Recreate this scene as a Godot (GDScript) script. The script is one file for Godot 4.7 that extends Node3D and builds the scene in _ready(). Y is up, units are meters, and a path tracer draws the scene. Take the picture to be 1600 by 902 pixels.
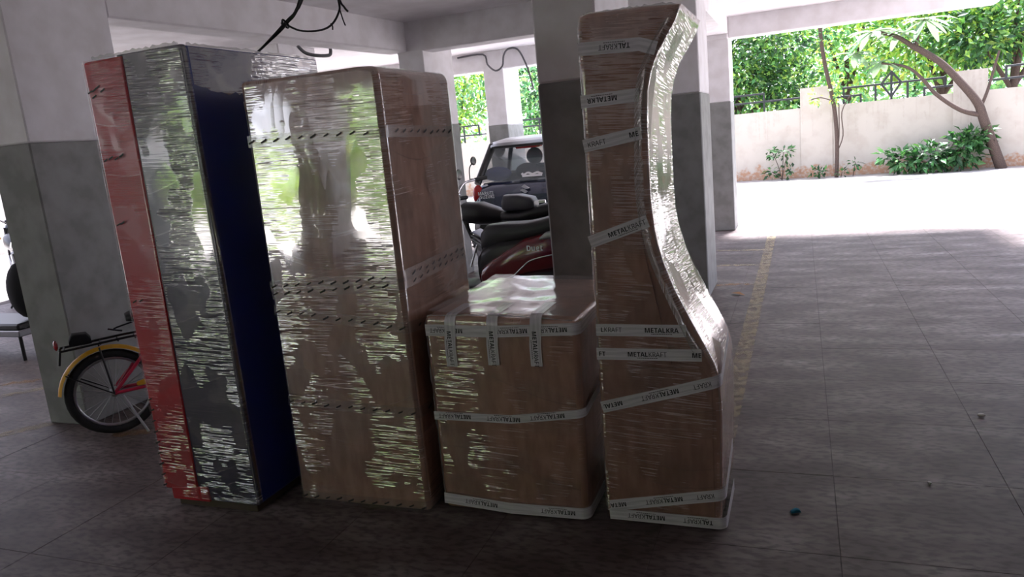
extends Node3D
# ------------------------------------------------------------------ geometry collector
class Geo:
	var v := PackedVector3Array()
	var n := PackedVector3Array()
	var uv := PackedVector2Array()
	var idx := PackedInt32Array()
	func vert(p: Vector3, nn: Vector3, t := Vector2.ZERO) -> int:
		v.append(p); n.append(nn); uv.append(t)
		return v.size() - 1
	func tri(a: int, b: int, c: int) -> void:
		var cr := (v[b] - v[a]).cross(v[c] - v[a])
		if cr.dot(n[a] + n[b] + n[c]) > 0.0:
			idx.append_array(PackedInt32Array([a, c, b]))
		else:
			idx.append_array(PackedInt32Array([a, b, c]))
	func quad_i(a: int, b: int, c: int, d: int) -> void:
		tri(a, b, c); tri(a, c, d)
	func flat(pts: Array, out: Vector3, uvs := []) -> void:   # flat convex polygon facing out
		var nn: Vector3 = (pts[1] - pts[0]).cross(pts[2] - pts[0]).normalized()
		if nn.dot(out) < 0.0: nn = -nn
		var first := v.size()
		var ax := Vector3.AXIS_X
		var an := nn.abs()
		if an.y >= an.x and an.y >= an.z: ax = Vector3.AXIS_Y
		elif an.z >= an.x: ax = Vector3.AXIS_Z
		for k in pts.size():
			var p: Vector3 = pts[k]
			var t := Vector2(p.z, p.y)
			if ax == Vector3.AXIS_Y: t = Vector2(p.x, p.z)
			elif ax == Vector3.AXIS_Z: t = Vector2(p.x, p.y)
			if uvs.size() == pts.size(): t = uvs[k]
			vert(p, nn, t)
		for k in range(1, pts.size() - 1):
			tri(first, first + k, first + k + 1)
	func box(c: Vector3, s: Vector3, bev := 0.0, b := Basis()) -> void:   # chamfered box
		var h := s * 0.5
		var e: float = min(bev, min(h.x, min(h.y, h.z)) * 0.9)
		if e <= 0.0:
			for ax in 3:
				for sg in [-1.0, 1.0]:
					var o := Vector3.ZERO; o[ax] = sg
					var u := (ax + 1) % 3; var w := (ax + 2) % 3
					var pts := []
					for q in [[-1, -1], [1, -1], [1, 1], [-1, 1]]:
						var p := Vector3.ZERO
						p[ax] = sg * h[ax]; p[u] = q[0] * h[u]; p[w] = q[1] * h[w]
						pts.append(c + b * p)
					flat(pts, b * o)
			return
		for ax in 3:
			for sg in [-1.0, 1.0]:
				var o := Vector3.ZERO; o[ax] = sg
				var u := (ax + 1) % 3; var w := (ax + 2) % 3
				var pts := []
				for q in [[-1, -1], [1, -1], [1, 1], [-1, 1]]:
					var p := Vector3.ZERO
					p[ax] = sg * h[ax]; p[u] = q[0] * (h[u] - e); p[w] = q[1] * (h[w] - e)
					pts.append(c + b * p)
				flat(pts, b * o)
		for ax in 3:
			var u := (ax + 1) % 3; var w := (ax + 2) % 3
			for su in [-1.0, 1.0]:
				for sw in [-1.0, 1.0]:
					var pts := []
					for q in [[-1, 0], [1, 0], [1, 1], [-1, 1]]:
						var p := Vector3.ZERO
						p[ax] = q[0] * (h[ax] - e)
						p[u] = su * (h[u] - (e if q[1] == 1 else 0.0)); p[w] = sw * (h[w] - (0.0 if q[1] == 1 else e))
						pts.append(c + b * p)
					var o := Vector3.ZERO; o[u] = su; o[w] = sw
					flat(pts, b * o)
		for sx in [-1.0, 1.0]:
			for sy in [-1.0, 1.0]:
				for sz in [-1.0, 1.0]:
					var pts := [c + b * Vector3(sx * h.x, sy * (h.y - e), sz * (h.z - e)), c + b * Vector3(sx * (h.x - e), sy * h.y, sz * (h.z - e)), c + b * Vector3(sx * (h.x - e), sy * (h.y - e), sz * h.z)]
					flat(pts, b * Vector3(sx, sy, sz))
	func tube(pts: Array, radii, sides := 8, capped := true) -> void:
		var m := pts.size()
		var up := Vector3.UP
		var prev := -1
		var s := 0.0
		for k in m:
			var t: Vector3 = (pts[min(k + 1, m - 1)] - pts[max(k - 1, 0)]).normalized()
			if k == 0:
				up = Vector3.UP if abs(t.y) < 0.9 else Vector3.RIGHT
			var x := t.cross(up).normalized()
			up = x.cross(t).normalized()
			if k > 0: s += (pts[k] - pts[k - 1]).length()
			var r: float = radii[k] if radii is Array else radii
			var first := v.size()
			for j in sides + 1:
				var a := TAU * j / sides
				var d := x * cos(a) + up * sin(a)
				vert(pts[k] + d * r, d, Vector2(float(j) / sides, s))
			if prev >= 0:
				for j in sides: quad_i(prev + j, prev + j + 1, first + j + 1, first + j)
			prev = first
			if capped and (k == 0 or k == m - 1):
				var o := -t if k == 0 else t
				var cc := vert(pts[k], o)
				var f2 := v.size()
				for j in sides + 1:
					var a := TAU * j / sides
					vert(pts[k] + (x * cos(a) + up * sin(a)) * r, o)
				for j in sides: tri(cc, f2 + j, f2 + j + 1)
	func lathe(prof: Array, sides := 20, xf := Transform3D()) -> void:   # prof: Vector2(radius, height) about local y
		var m := prof.size()
		var firsts := []
		for k in m:
			var t: Vector2 = (prof[min(k + 1, m - 1)] - prof[max(k - 1, 0)]).normalized()
			var nn := Vector2(t.y, -t.x)
			firsts.append(v.size())
			for j in sides + 1:
				var a := TAU * j / sides
				var d := Vector3(cos(a), 0, sin(a))
				vert(xf * (d * prof[k].x + Vector3(0, prof[k].y, 0)), (xf.basis * (d * nn.x + Vector3(0, nn.y, 0))).normalized(), Vector2(float(j) / sides, prof[k].y))
		for k in m - 1:
			for j in sides: quad_i(firsts[k] + j, firsts[k] + j + 1, firsts[k + 1] + j + 1, firsts[k + 1] + j)
	func torus(c: Vector3, axis: Vector3, R: float, r: float, sides := 28, ring := 8, a0 := 0.0, a1 := TAU) -> void:
		var ref := Vector3.UP if abs(axis.y) < 0.9 else Vector3.RIGHT
		var x := axis.cross(ref).normalized()
		var y := x.cross(axis).normalized()
		var prev := -1
		for k in sides + 1:
			var a := lerpf(a0, a1, float(k) / sides)
			var d := x * cos(a) + y * sin(a)
			var first := v.size()
			for j in ring + 1:
				var q := TAU * j / ring
				var nn := d * cos(q) + axis * sin(q)
				vert(c + d * R + nn * r, nn)
			if prev >= 0:
				for j in ring: quad_i(prev + j, prev + j + 1, first + j + 1, first + j)
			prev = first
	func loft(rings: Array, capped := true, closed := true) -> void:   # rings: arrays of Vector3, equal length
		var m := rings.size(); var c: int = rings[0].size()
		var firsts := []
		for k in m:
			var mid := Vector3.ZERO
			for p in rings[k]: mid += p / c
			firsts.append(v.size())
			for j in (c + 1 if closed else c):
				var jj := j % c
				var jn: int = (jj + 1) % c if closed else min(jj + 1, c - 1)
				var jp: int = (jj + c - 1) % c if closed else max(jj - 1, 0)
				var dv: Vector3 = rings[min(k + 1, m - 1)][jj] - rings[max(k - 1, 0)][jj]
				var du: Vector3 = rings[k][jn] - rings[k][jp]
				var nn := du.cross(dv).normalized()
				if nn.dot(rings[k][jj] - mid) < 0.0: nn = -nn
				vert(rings[k][jj], nn, Vector2(float(j) / c, float(k) / m))
		for k in m - 1:
			for j in (c if closed else c - 1): quad_i(firsts[k] + j, firsts[k] + j + 1, firsts[k + 1] + j + 1, firsts[k + 1] + j)
		if capped:
			for k in [0, m - 1]:
				var mid := Vector3.ZERO
				for p in rings[k]: mid += p / c
				var other: Array = rings[1] if k == 0 else rings[m - 2]
				var om := Vector3.ZERO
				for p in other: om += p / c
				var o := (mid - om).normalized()
				var nn: Vector3 = (rings[k][0] - mid).cross(rings[k][c / 4] - mid).normalized()
				if nn.dot(o) < 0.0: nn = -nn
				var cc := vert(mid, nn)
				var f := v.size()
				for p in rings[k]: vert(p, nn)
				for j in c: tri(cc, f + j, f + (j + 1) % c)
	func profile(P: PackedVector2Array, z0: float, z1: float, bev: float, uo := Vector2.ZERO, shear := 0.0, back := true, grow := 0.0) -> void:
		# outline P in xy, extruded from z0 (back) to z1 (front, larger z), rounded front and back edges
		var c := P.size()
		var area := 0.0
		for k in c: area += P[k].cross(P[(k + 1) % c])
		var sg := 1.0 if area > 0.0 else -1.0
		var N := PackedVector2Array()
		for k in c:
			var e1 := (P[k] - P[(k + c - 1) % c]).normalized()
			var e2 := (P[(k + 1) % c] - P[k]).normalized()
			var nn := (Vector2(e1.y, -e1.x) + Vector2(e2.y, -e2.x)).normalized() * sg
			N.append(nn)
		if grow > 0.0:
			P = P.duplicate()
			for k in c: P[k] += N[k] * grow
			z0 -= grow; z1 += grow
		var S := PackedFloat32Array([0.0])
		for k in c: S.append(S[k] + P[(k + 1) % c].distance_to(P[k]))
		var cap := func(z: float, o: float) -> void:
			var Q := PackedVector2Array()
			for k in c: Q.append(P[k] - N[k] * bev)
			var f := v.size()
			for q in Q: vert(Vector3(q.x, q.y, z), Vector3(0, 0, o), Vector2(q.x, q.y + shear * q.x) + uo)
			var ti := Geometry2D.triangulate_polygon(Q)
			if ti.is_empty():
				for k in range(1, c - 1): tri(f, f + k, f + k + 1)
			for k in range(0, ti.size(), 3): tri(f + ti[k], f + ti[k + 1], f + ti[k + 2])
		cap.call(z1, 1.0)
		if back: cap.call(z0, -1.0)
		var rows := []
		var steps := 5
		for k in steps + 1:
			var a := PI * 0.5 * k / steps
			rows.append([bev * (1.0 - sin(a)), z1 - bev * (1.0 - cos(a)), Vector2(sin(a), cos(a))])
		if back:
			for k in steps + 1:
				var a := PI * 0.5 * (1.0 - float(k) / steps)
				rows.append([bev * (1.0 - sin(a)), z0 + bev * (1.0 - cos(a)), Vector2(sin(a), -cos(a))])
		else:
			rows.append([0.0, z0, Vector2(1, 0)])
		var firsts := []
		for r in rows:
			firsts.append(v.size())
			for k in c + 1:
				var kk := k % c
				var p: Vector2 = P[kk] - N[kk] * float(r[0])
				vert(Vector3(p.x, p.y, r[1]), Vector3(N[kk].x * r[2].x, N[kk].y * r[2].x, r[2].y).normalized(), Vector2(r[1], S[k] + shear * r[1]) + uo)
		for k in rows.size() - 1:
			for j in c: quad_i(firsts[k] + j, firsts[k] + j + 1, firsts[k + 1] + j + 1, firsts[k + 1] + j)
	func ribbon(pts: Array, nrm: Array, width: float, thick := 0.0008) -> void:   # thin tape along pts, nrm = face normal at each point
		var m := pts.size()
		var s := 0.0
		var L := []
		for k in m:
			var t: Vector3 = (pts[min(k + 1, m - 1)] - pts[max(k - 1, 0)]).normalized()
			var w: Vector3 = nrm[k].cross(t).normalized() * width * 0.5
			if k > 0: s += (pts[k] - pts[k - 1]).length()
			L.append([pts[k] - w, pts[k] + w, nrm[k], s])
		for side in [1.0, -1.0]:
			var prev := -1
			for k in m:
				var o: Vector3 = L[k][2] * (thick if side > 0 else 0.0)
				var f := v.size()
				vert(L[k][0] + o, L[k][2] * side, Vector2(L[k][3], 0)); vert(L[k][1] + o, L[k][2] * side, Vector2(L[k][3], 1))
				if prev >= 0: quad_i(prev, prev + 1, f + 1, f)
				prev = f
		for e in [0, 1]:
			for k in m - 1:
				var d: Vector3 = L[k][e] - L[k][1 - e]
				flat([L[k][e], L[k + 1][e], L[k + 1][e] + L[k + 1][2] * thick, L[k][e] + L[k][2] * thick], d)
	func mesh() -> ArrayMesh:
		var a := []
		a.resize(Mesh.ARRAY_MAX)
		a[Mesh.ARRAY_VERTEX] = v; a[Mesh.ARRAY_NORMAL] = n; a[Mesh.ARRAY_TEX_UV] = uv; a[Mesh.ARRAY_INDEX] = idx
		var m := ArrayMesh.new()
		m.add_surface_from_arrays(Mesh.PRIMITIVE_TRIANGLES, a)
		return m

# ------------------------------------------------------------------ scene helpers
var taken := {}
var M := {}
var rng := RandomNumberGenerator.new()

func numbered(called: String) -> String:
	if not taken.has(called):
		taken[called] = 0
		return called
	taken[called] += 1
	return "%s_%03d" % [called, taken[called]]
func tag(o: Node, label: String, category: String, group := "", kind := "") -> Node:
	if label: o.set_meta("label", label)
	if category: o.set_meta("category", category)
	if group: o.set_meta("group", group)
	if kind: o.set_meta("kind", kind)
	return o
func thing(called: String, label: String, category: String, at := Vector3.ZERO, turn := 0.0, group := "", kind := "") -> Node3D:
	var o := Node3D.new()
	o.name = numbered(called)
	add_child(o)
	o.position = at; o.rotation.y = turn
	tag(o, label, category, group, kind)
	return o
func part(called: String, g, m: Material, parent: Node) -> MeshInstance3D:
	var o := MeshInstance3D.new()
	o.mesh = g.mesh() if g is Geo else g
	o.material_override = m
	o.name = called if parent != self else numbered(called)
	parent.add_child(o, true)
	return o
func struct_box(called: String, label: String, lo: Vector3, hi: Vector3, m: Material, bev := 0.0, parent: Node = self) -> MeshInstance3D:
	var g := Geo.new()
	g.box((lo + hi) * 0.5, hi - lo, bev)
	var o := part(called, g, m, parent)
	if parent == self:
		tag(o, label, "", "", "structure")
	return o
func bez(a: Vector3, b: Vector3, c: Vector3, d: Vector3, k := 10) -> Array:
	var r := []
	for i in k + 1: r.append(a.bezier_interpolate(b, c, d, float(i) / k))
	return r
func smooth_path(pts: Array, k := 5) -> Array:
	var r := []
	for i in pts.size() - 1:
		var a: Vector3 = pts[max(i - 1, 0)]; var d: Vector3 = pts[min(i + 2, pts.size() - 1)]
		for j in k: r.append(pts[i].cubic_interpolate(pts[i + 1], a, d, float(j) / k))
	r.append(pts[-1])
	return r
func round_poly(pts: Array, rad: Array, k := 6) -> PackedVector2Array:
	var r := PackedVector2Array()
	var c := pts.size()
	for i in c:
		var p: Vector2 = pts[i]
		var a: Vector2 = (pts[(i + c - 1) % c] - p); var b: Vector2 = (pts[(i + 1) % c] - p)
		var q: float = min(rad[i], min(a.length(), b.length()) * 0.48)
		if q <= 0.0005:
			r.append(p); continue
		var s := p + a.normalized() * q; var e := p + b.normalized() * q
		for j in k + 1:
			var t := float(j) / k
			r.append(s.lerp(p, t).lerp(p.lerp(e, t), t))
	return r

# ------------------------------------------------------------------ materials
func noise(freq: float, oct := 3, sd := 1, type := FastNoiseLite.TYPE_SIMPLEX_SMOOTH) -> FastNoiseLite:
	var f := FastNoiseLite.new()
	f.seed = sd; f.frequency = freq; f.noise_type = type
	f.fractal_octaves = oct
	return f
func ntex(freq: float, stops: Array, oct := 4, sd := 1, size := Vector2i(512, 512)) -> Texture2D:
	# seamless noise coloured by a ramp; stops: [offset, Color]
	var im := noise(freq, oct, sd).get_seamless_image(size.x, size.y)
	im.convert(Image.FORMAT_L8)
	var src := im.get_data()
	var lut := []
	for i in 256:
		var t := i / 255.0
		var c: Color = stops[-1][1]
		if t <= stops[0][0]: c = stops[0][1]
		else:
			for k in stops.size() - 1:
				if t >= stops[k][0] and t <= stops[k + 1][0]:
					c = stops[k][1].lerp(stops[k + 1][1], (t - stops[k][0]) / max(stops[k + 1][0] - stops[k][0], 0.0001)); break
		lut.append([int(c.r * 255), int(c.g * 255), int(c.b * 255), int(c.a * 255)])
	var out := PackedByteArray(); out.resize(src.size() * 4)
	for i in src.size():
		var q: Array = lut[src[i]]
		out[i * 4] = q[0]; out[i * 4 + 1] = q[1]; out[i * 4 + 2] = q[2]; out[i * 4 + 3] = q[3]
	return ImageTexture.create_from_image(Image.create_from_data(size.x, size.y, false, Image.FORMAT_RGBA8, out))
func c8(r: int, g: int, b: int, a := 255) -> Color:
	return Color8(r, g, b, a)
func mat(col: Color, rough := 0.6, metal := 0.0, spec := 0.5) -> StandardMaterial3D:
	var m := StandardMaterial3D.new()
	m.albedo_color = col; m.roughness = rough; m.metallic = metal; m.metallic_specular = spec
	m.cull_mode = BaseMaterial3D.CULL_DISABLED
	return m
func tmat(tex: Texture2D, rough := 0.6, scale := Vector3.ONE, world := true) -> StandardMaterial3D:
	var m := mat(Color.WHITE, rough)
	m.albedo_texture = tex
	m.uv1_scale = scale
	m.uv1_triplanar = world; m.uv1_world_triplanar = world
	return m
func aniso(w0: int, h0: int, freq: float, sd: int, W: int, H: int, oct := 2) -> PackedByteArray:
	var im := noise(freq, oct, sd).get_seamless_image(w0, h0)
	im.convert(Image.FORMAT_L8)
	im.resize(W, H, Image.INTERPOLATE_CUBIC)
	return im.get_data()
func film_normal(sd: int, gain := 1.0, calm0 := 2.0, calm1 := 3.0) -> Texture2D:
	# wrinkles of tightly pulled stretch film: long shallow ridges, in patches, as slopes of a normal map (1 m x 2 m)
	var W := 1024; var H := 2048
	var a := aniso(24, 2048, 0.14, sd, W, H)          # long ridges about 7 mm apart
	var b := aniso(40, 2048, 0.22, sd + 1, W, H)      # fine ridges
	var c := aniso(128, 64, 0.05, sd + 2, W, H)       # panel waviness
	var d := aniso(96, 128, 0.045, sd + 3, W, H, 3)   # where the film is creased
	var e := aniso(512, 512, 0.09, sd + 4, W, H, 3)   # crumples
	var out := PackedByteArray(); out.resize(W * H * 3)
	for i in W * H:
		var mk: float = clampf((d[i] - 112.0) / 26.0, 0.03, 1.0)
		var row := float(i / W) / H
		if row > calm0 and row < calm1: mk *= 0.22
		var sa: float = (a[i] - 127.5) / 127.5
		var sb: float = (b[i] - 127.5) / 127.5
		var sc: float = (c[i] - 127.5) / 127.5
		var se: float = (e[i] - 127.5) / 127.5
		var ra: float = maxf(absf(sa) - 0.16, 0.0) * signf(sa)
		var rb: float = maxf(absf(sb) - 0.22, 0.0) * signf(sb)
		var ny: float = gain * mk * (1.25 * ra + 0.8 * rb + 0.05 * sb) + 0.016 * sc
		var nx: float = gain * mk * 0.035 * se + 0.016 * sc
		out[i * 3] = int(clampf(127.5 + 127.5 * nx, 0, 255))
		out[i * 3 + 1] = int(clampf(127.5 + 127.5 * ny, 0, 255))
		out[i * 3 + 2] = 250
	return ImageTexture.create_from_image(Image.create_from_data(W, H, false, Image.FORMAT_RGB8, out))
func film_layers(sd: int, base := 0.04) -> Texture2D:
	# how many turns of film lie over each other: slanted bands with crisp edges, plus milky patches (1 m x 2 m)
	var W := 512; var H := 1024
	var n := aniso(64, 128, 0.05, sd, W, H, 3)
	var out := PackedByteArray(); out.resize(W * H * 4)
	var r := RandomNumberGenerator.new(); r.seed = sd
	var edges := []
	for k in 9: edges.append([r.randf(), r.randf_range(0.10, 0.26)])
	for y in H:
		for x in W:
			var a := base
			for e in edges:
				var d := fposmod(float(y) / H - e[0] - 0.03 * sin(TAU * x / W), 1.0)
				if d < e[1]: a += 0.03
				if d < 0.0025: a += 0.10
			a += 0.10 * smoothstep(118.0, 160.0, float(n[y * W + x]))
			var i := (y * W + x) * 4
			out[i] = 250; out[i + 1] = 250; out[i + 2] = 246; out[i + 3] = int(clampf(a, 0.06, 0.6) * 255)
	return ImageTexture.create_from_image(Image.create_from_data(W, H, false, Image.FORMAT_RGBA8, out))
func wrap_mat(layers: Texture2D, nrm: Texture2D, strength := 1.0) -> StandardMaterial3D:
	var m := mat(Color.WHITE, 0.06, 1.0)
	m.albedo_texture = layers; m.transparency = BaseMaterial3D.TRANSPARENCY_ALPHA
	m.uv1_scale = Vector3(1, 0.5, 1)
	m.normal_enabled = true; m.normal_texture = nrm; m.normal_scale = strength
	return m
func wall_image() -> Texture2D:
	# cream boundary wall: drip stains from the coping and red soil splashed on its foot (4 m x 2 m, v downwards)
	var W := 1024; var H := 512
	var a := aniso(1024, 24, 0.03, 31, W, H, 3)
	var b := aniso(512, 256, 0.02, 32, W, H, 4)
	var e := aniso(512, 256, 0.08, 33, W, H, 4)
	var im := Image.create(W, H, false, Image.FORMAT_RGB8)
	var base := Color8(172, 165, 154)
	for y in H:
		var hgt := 2.0 * (1.0 - float(y) / H)
		for x in W:
			var i := y * W + x
			var na: float = a[i] / 255.0; var nb: float = b[i] / 255.0; var ne: float = e[i] / 255.0
			var c := base.lerp(Color8(162, 154, 142), clampf((nb - 0.45) * 1.6, 0, 0.6))
			var drip := 1.0 if na > 0.62 and hgt > 1.0 + 0.9 * (1.0 - nb) - (na - 0.62) * 3.0 else 0.0
			if drip > 0.0: c = c.lerp(Color8(140, 132, 118), 0.22 * clampf(ne * 1.6 - 0.3, 0, 1))
			var edge := 0.10 + 0.34 * nb + 0.16 * (ne - 0.5)
			if hgt < edge: c = c.lerp(Color8(158, 118, 90), clampf((edge - hgt) * 7.0, 0, 0.85) * clampf(ne * 1.9 - 0.15, 0.15, 1))
			im.set_pixel(x, y, c)
	return ImageTexture.create_from_image(im)
func make_materials() -> void:
	var grime := [[0.2, c8(222, 219, 220)], [0.5, c8(229, 227, 229)], [0.8, c8(235, 233, 236)]]
	M.white = tmat(ntex(0.012, grime, 5, 3), 0.75, Vector3(0.6, 0.6, 0.6))
	M.grey = tmat(ntex(0.012, [[0.25, c8(124, 125, 123)], [0.5, c8(134, 135, 133)], [0.8, c8(142, 143, 142)]], 5, 4), 0.6, Vector3(0.7, 0.7, 0.7))
	M.ceil = tmat(ntex(0.01, [[0.2, c8(228, 225, 227)], [0.8, c8(240, 238, 241)]], 4, 5), 0.8, Vector3(0.5, 0.5, 0.5))
	# cement slabs with sweeping scuffs
	var fl := [[0.15, c8(80, 65, 62)], [0.40, c8(95, 81, 78)], [0.52, c8(103, 90, 87)], [0.64, c8(112, 100, 97)], [0.8, c8(126, 116, 113)], [0.95, c8(144, 136, 134)]]
	M.slab = tmat(ntex(0.0045, fl, 9, 11, Vector2i(2048, 2048)), 0.6, Vector3(0.15, 0.5, 0.34))
	M.slab.detail_enabled = true; M.slab.detail_blend_mode = BaseMaterial3D.BLEND_MODE_MUL
	M.slab.detail_uv_layer = BaseMaterial3D.DETAIL_UV_1
	M.slab.detail_albedo = ntex(0.045, [[0.25, c8(176, 172, 170)], [0.45, c8(226, 224, 223)], [0.6, c8(250, 250, 250)], [0.8, c8(255, 255, 255)]], 6, 19, Vector2i(2048, 2048))
	M.joint = mat(c8(70, 60, 58), 0.9)
	M.drive = tmat(ntex(0.012, [[0.2, c8(150, 144, 138)], [0.55, c8(176, 171, 166)], [0.85, c8(192, 188, 184)]], 6, 15, Vector2i(1024, 1024)), 0.55, Vector3(0.12, 0.3, 0.3))
	M.soil = tmat(ntex(0.03, [[0.2, c8(120, 92, 70)], [0.8, c8(160, 130, 104)]], 5, 16), 0.95, Vector3(0.5, 0.5, 0.5))
	var worn := [[0.34, c8(178, 162, 126, 10)], [0.5, c8(184, 168, 132, 62)], [0.75, c8(194, 178, 142, 105)]]
	M.line = tmat(ntex(0.03, worn, 5, 17), 0.7, Vector3(0.8, 0.8, 0.8))
	M.line.transparency = BaseMaterial3D.TRANSPARENCY_ALPHA
	M.line_worn = tmat(ntex(0.03, [[0.38, c8(190, 140, 84, 0)], [0.55, c8(190, 146, 96, 60)], [0.8, c8(200, 160, 110, 110)]], 5, 18), 0.7, Vector3(0.8, 0.8, 0.8))
	M.line_worn.transparency = BaseMaterial3D.TRANSPARENCY_ALPHA
	M.wall = mat(Color.WHITE, 0.85); M.wall.albedo_texture = wall_image(); M.wall.uv1_scale = Vector3(0.25, -0.5, 1)
	# packaging
	M.film_a = film_normal(101, 1.2); M.film_b = film_normal(202, 1.0, 0.46, 0.92); M.film_c = film_normal(303, 0.8)
	M.card = tmat(ntex(0.02, [[0.2, c8(174, 128, 106)], [0.5, c8(186, 140, 117)], [0.8, c8(196, 151, 128)]], 5, 41), 0.55, Vector3(1.6, 0.5, 1.6))
	M.navy = mat(c8(20, 27, 62), 0.4); M.blue = mat(c8(28, 46, 122), 0.4); M.red = mat(c8(190, 16, 34), 0.4)
	for k in [M.card, M.navy, M.blue, M.red]:
		k.clearcoat_enabled = true; k.clearcoat = 1.0; k.clearcoat_roughness = 0.12
	M.wrap_a = wrap_mat(film_layers(71, 0.16), M.film_a, 1.0)
	M.wrap_r = wrap_mat(film_layers(76, 0.03), M.film_a, 1.0)
	M.wrap_b = wrap_mat(film_layers(72, 0.21), M.film_b, 0.9)
	M.wrap_c = wrap_mat(film_layers(73, 0.14), M.film_c, 1.0)
	M.wrap_web = wrap_mat(film_layers(75, 0.42), film_normal(404, 1.4), 1.3)
	M.wrap_d = wrap_mat(film_layers(74, 0.22), M.film_a, 0.7)
	M.pallet = mat(c8(84, 72, 60), 0.8)
	M.film = mat(Color(1, 1, 1, 0.16), 0.12, 0.0, 0.7); M.film.transparency = BaseMaterial3D.TRANSPARENCY_ALPHA
	M.film_ridge = mat(Color(0.92, 0.92, 0.92, 0.42), 0.2, 0.0, 0.7); M.film_ridge.transparency = BaseMaterial3D.TRANSPARENCY_ALPHA
	M.tape = mat(c8(244, 240, 243), 0.22, 0.0, 0.6)
	M.tape.albedo_texture = ntex(0.02, [[0.2, Color(1, 1, 1, 0.7)], [0.8, Color(1, 1, 1, 0.9)]], 3, 51, Vector2i(256, 256))
	M.tape.transparency = BaseMaterial3D.TRANSPARENCY_ALPHA
	M.clear_tape = mat(Color(0.9, 0.87, 0.84, 0.04), 0.2, 0.0, 0.6); M.clear_tape.transparency = BaseMaterial3D.TRANSPARENCY_ALPHA
	M.ink = mat(c8(22, 20, 22), 0.5)
	M.ink_grey = mat(c8(42, 40, 42), 0.5); M.ink_brown = mat(c8(52, 42, 38), 0.5)
	# vehicles
	M.tyre = mat(c8(24, 24, 25), 0.8); M.rubber = mat(c8(20, 20, 21), 0.55); M.black = mat(c8(16, 16, 18), 0.35)
	M.seat = mat(c8(22, 22, 25), 0.42); M.chrome = mat(c8(205, 205, 208), 0.18, 1.0); M.alu = mat(c8(150, 150, 154), 0.4, 0.9)
	M.maroon = mat(c8(96, 14, 24), 0.2); M.maroon.clearcoat_enabled = true; M.maroon.clearcoat = 1.0; M.maroon.clearcoat_roughness = 0.08
	M.carblue = mat(c8(42, 50, 72), 0.25, 0.3); M.carblue.clearcoat_enabled = true; M.carblue.clearcoat = 1.0; M.carblue.clearcoat_roughness = 0.05
	M.carroof = mat(c8(196, 196, 198), 0.3, 0.2)
	M.glass = mat(Color(0.45, 0.5, 0.52, 0.45), 0.05); M.glass.transparency = BaseMaterial3D.TRANSPARENCY_ALPHA
	M.lens = mat(Color(0.9, 0.92, 0.95, 0.35), 0.05); M.lens.transparency = BaseMaterial3D.TRANSPARENCY_ALPHA
	M.lensred = mat(c8(150, 16, 20), 0.15)
	M.pink = mat(c8(188, 40, 70), 0.35); M.yellow = mat(c8(214, 160, 40), 0.4); M.spoke = mat(c8(170, 170, 172), 0.35, 0.9)
	M.bag = mat(c8(62, 61, 67), 0.34); M.silver = mat(c8(205, 205, 208), 0.35, 0.2); M.cloth = mat(c8(18, 18, 20), 0.9); M.sticker = mat(c8(225, 225, 225), 0.5)
	M.cushion = mat(c8(44, 48, 110), 0.9)
	M.cable = mat(c8(14, 14, 15), 0.5); M.conduit = mat(c8(86, 86, 90), 0.5)
	M.iron = mat(c8(30, 34, 36), 0.5)
	M.bark = tmat(ntex(0.05, [[0.2, c8(54, 43, 38)], [0.8, c8(88, 73, 64)]], 4, 61), 0.9, Vector3(2, 2, 2))
	M.leaf = mat(Color.WHITE, 0.45); M.leaf.vertex_color_use_as_albedo = true
	M.leaf.backlight_enabled = true; M.leaf.backlight = Color(0.75, 0.78, 0.6)
	M.bigleaf = mat(c8(74, 112, 72), 0.4); M.bigleaf.backlight_enabled = true; M.bigleaf.backlight = Color(0.45, 0.5, 0.4)
	M.wrapper = mat(c8(40, 130, 160), 0.3, 0.4); M.pebble = mat(c8(200, 198, 194), 0.7)
	M.dryleaf = mat(c8(150, 110, 70), 0.8)

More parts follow.
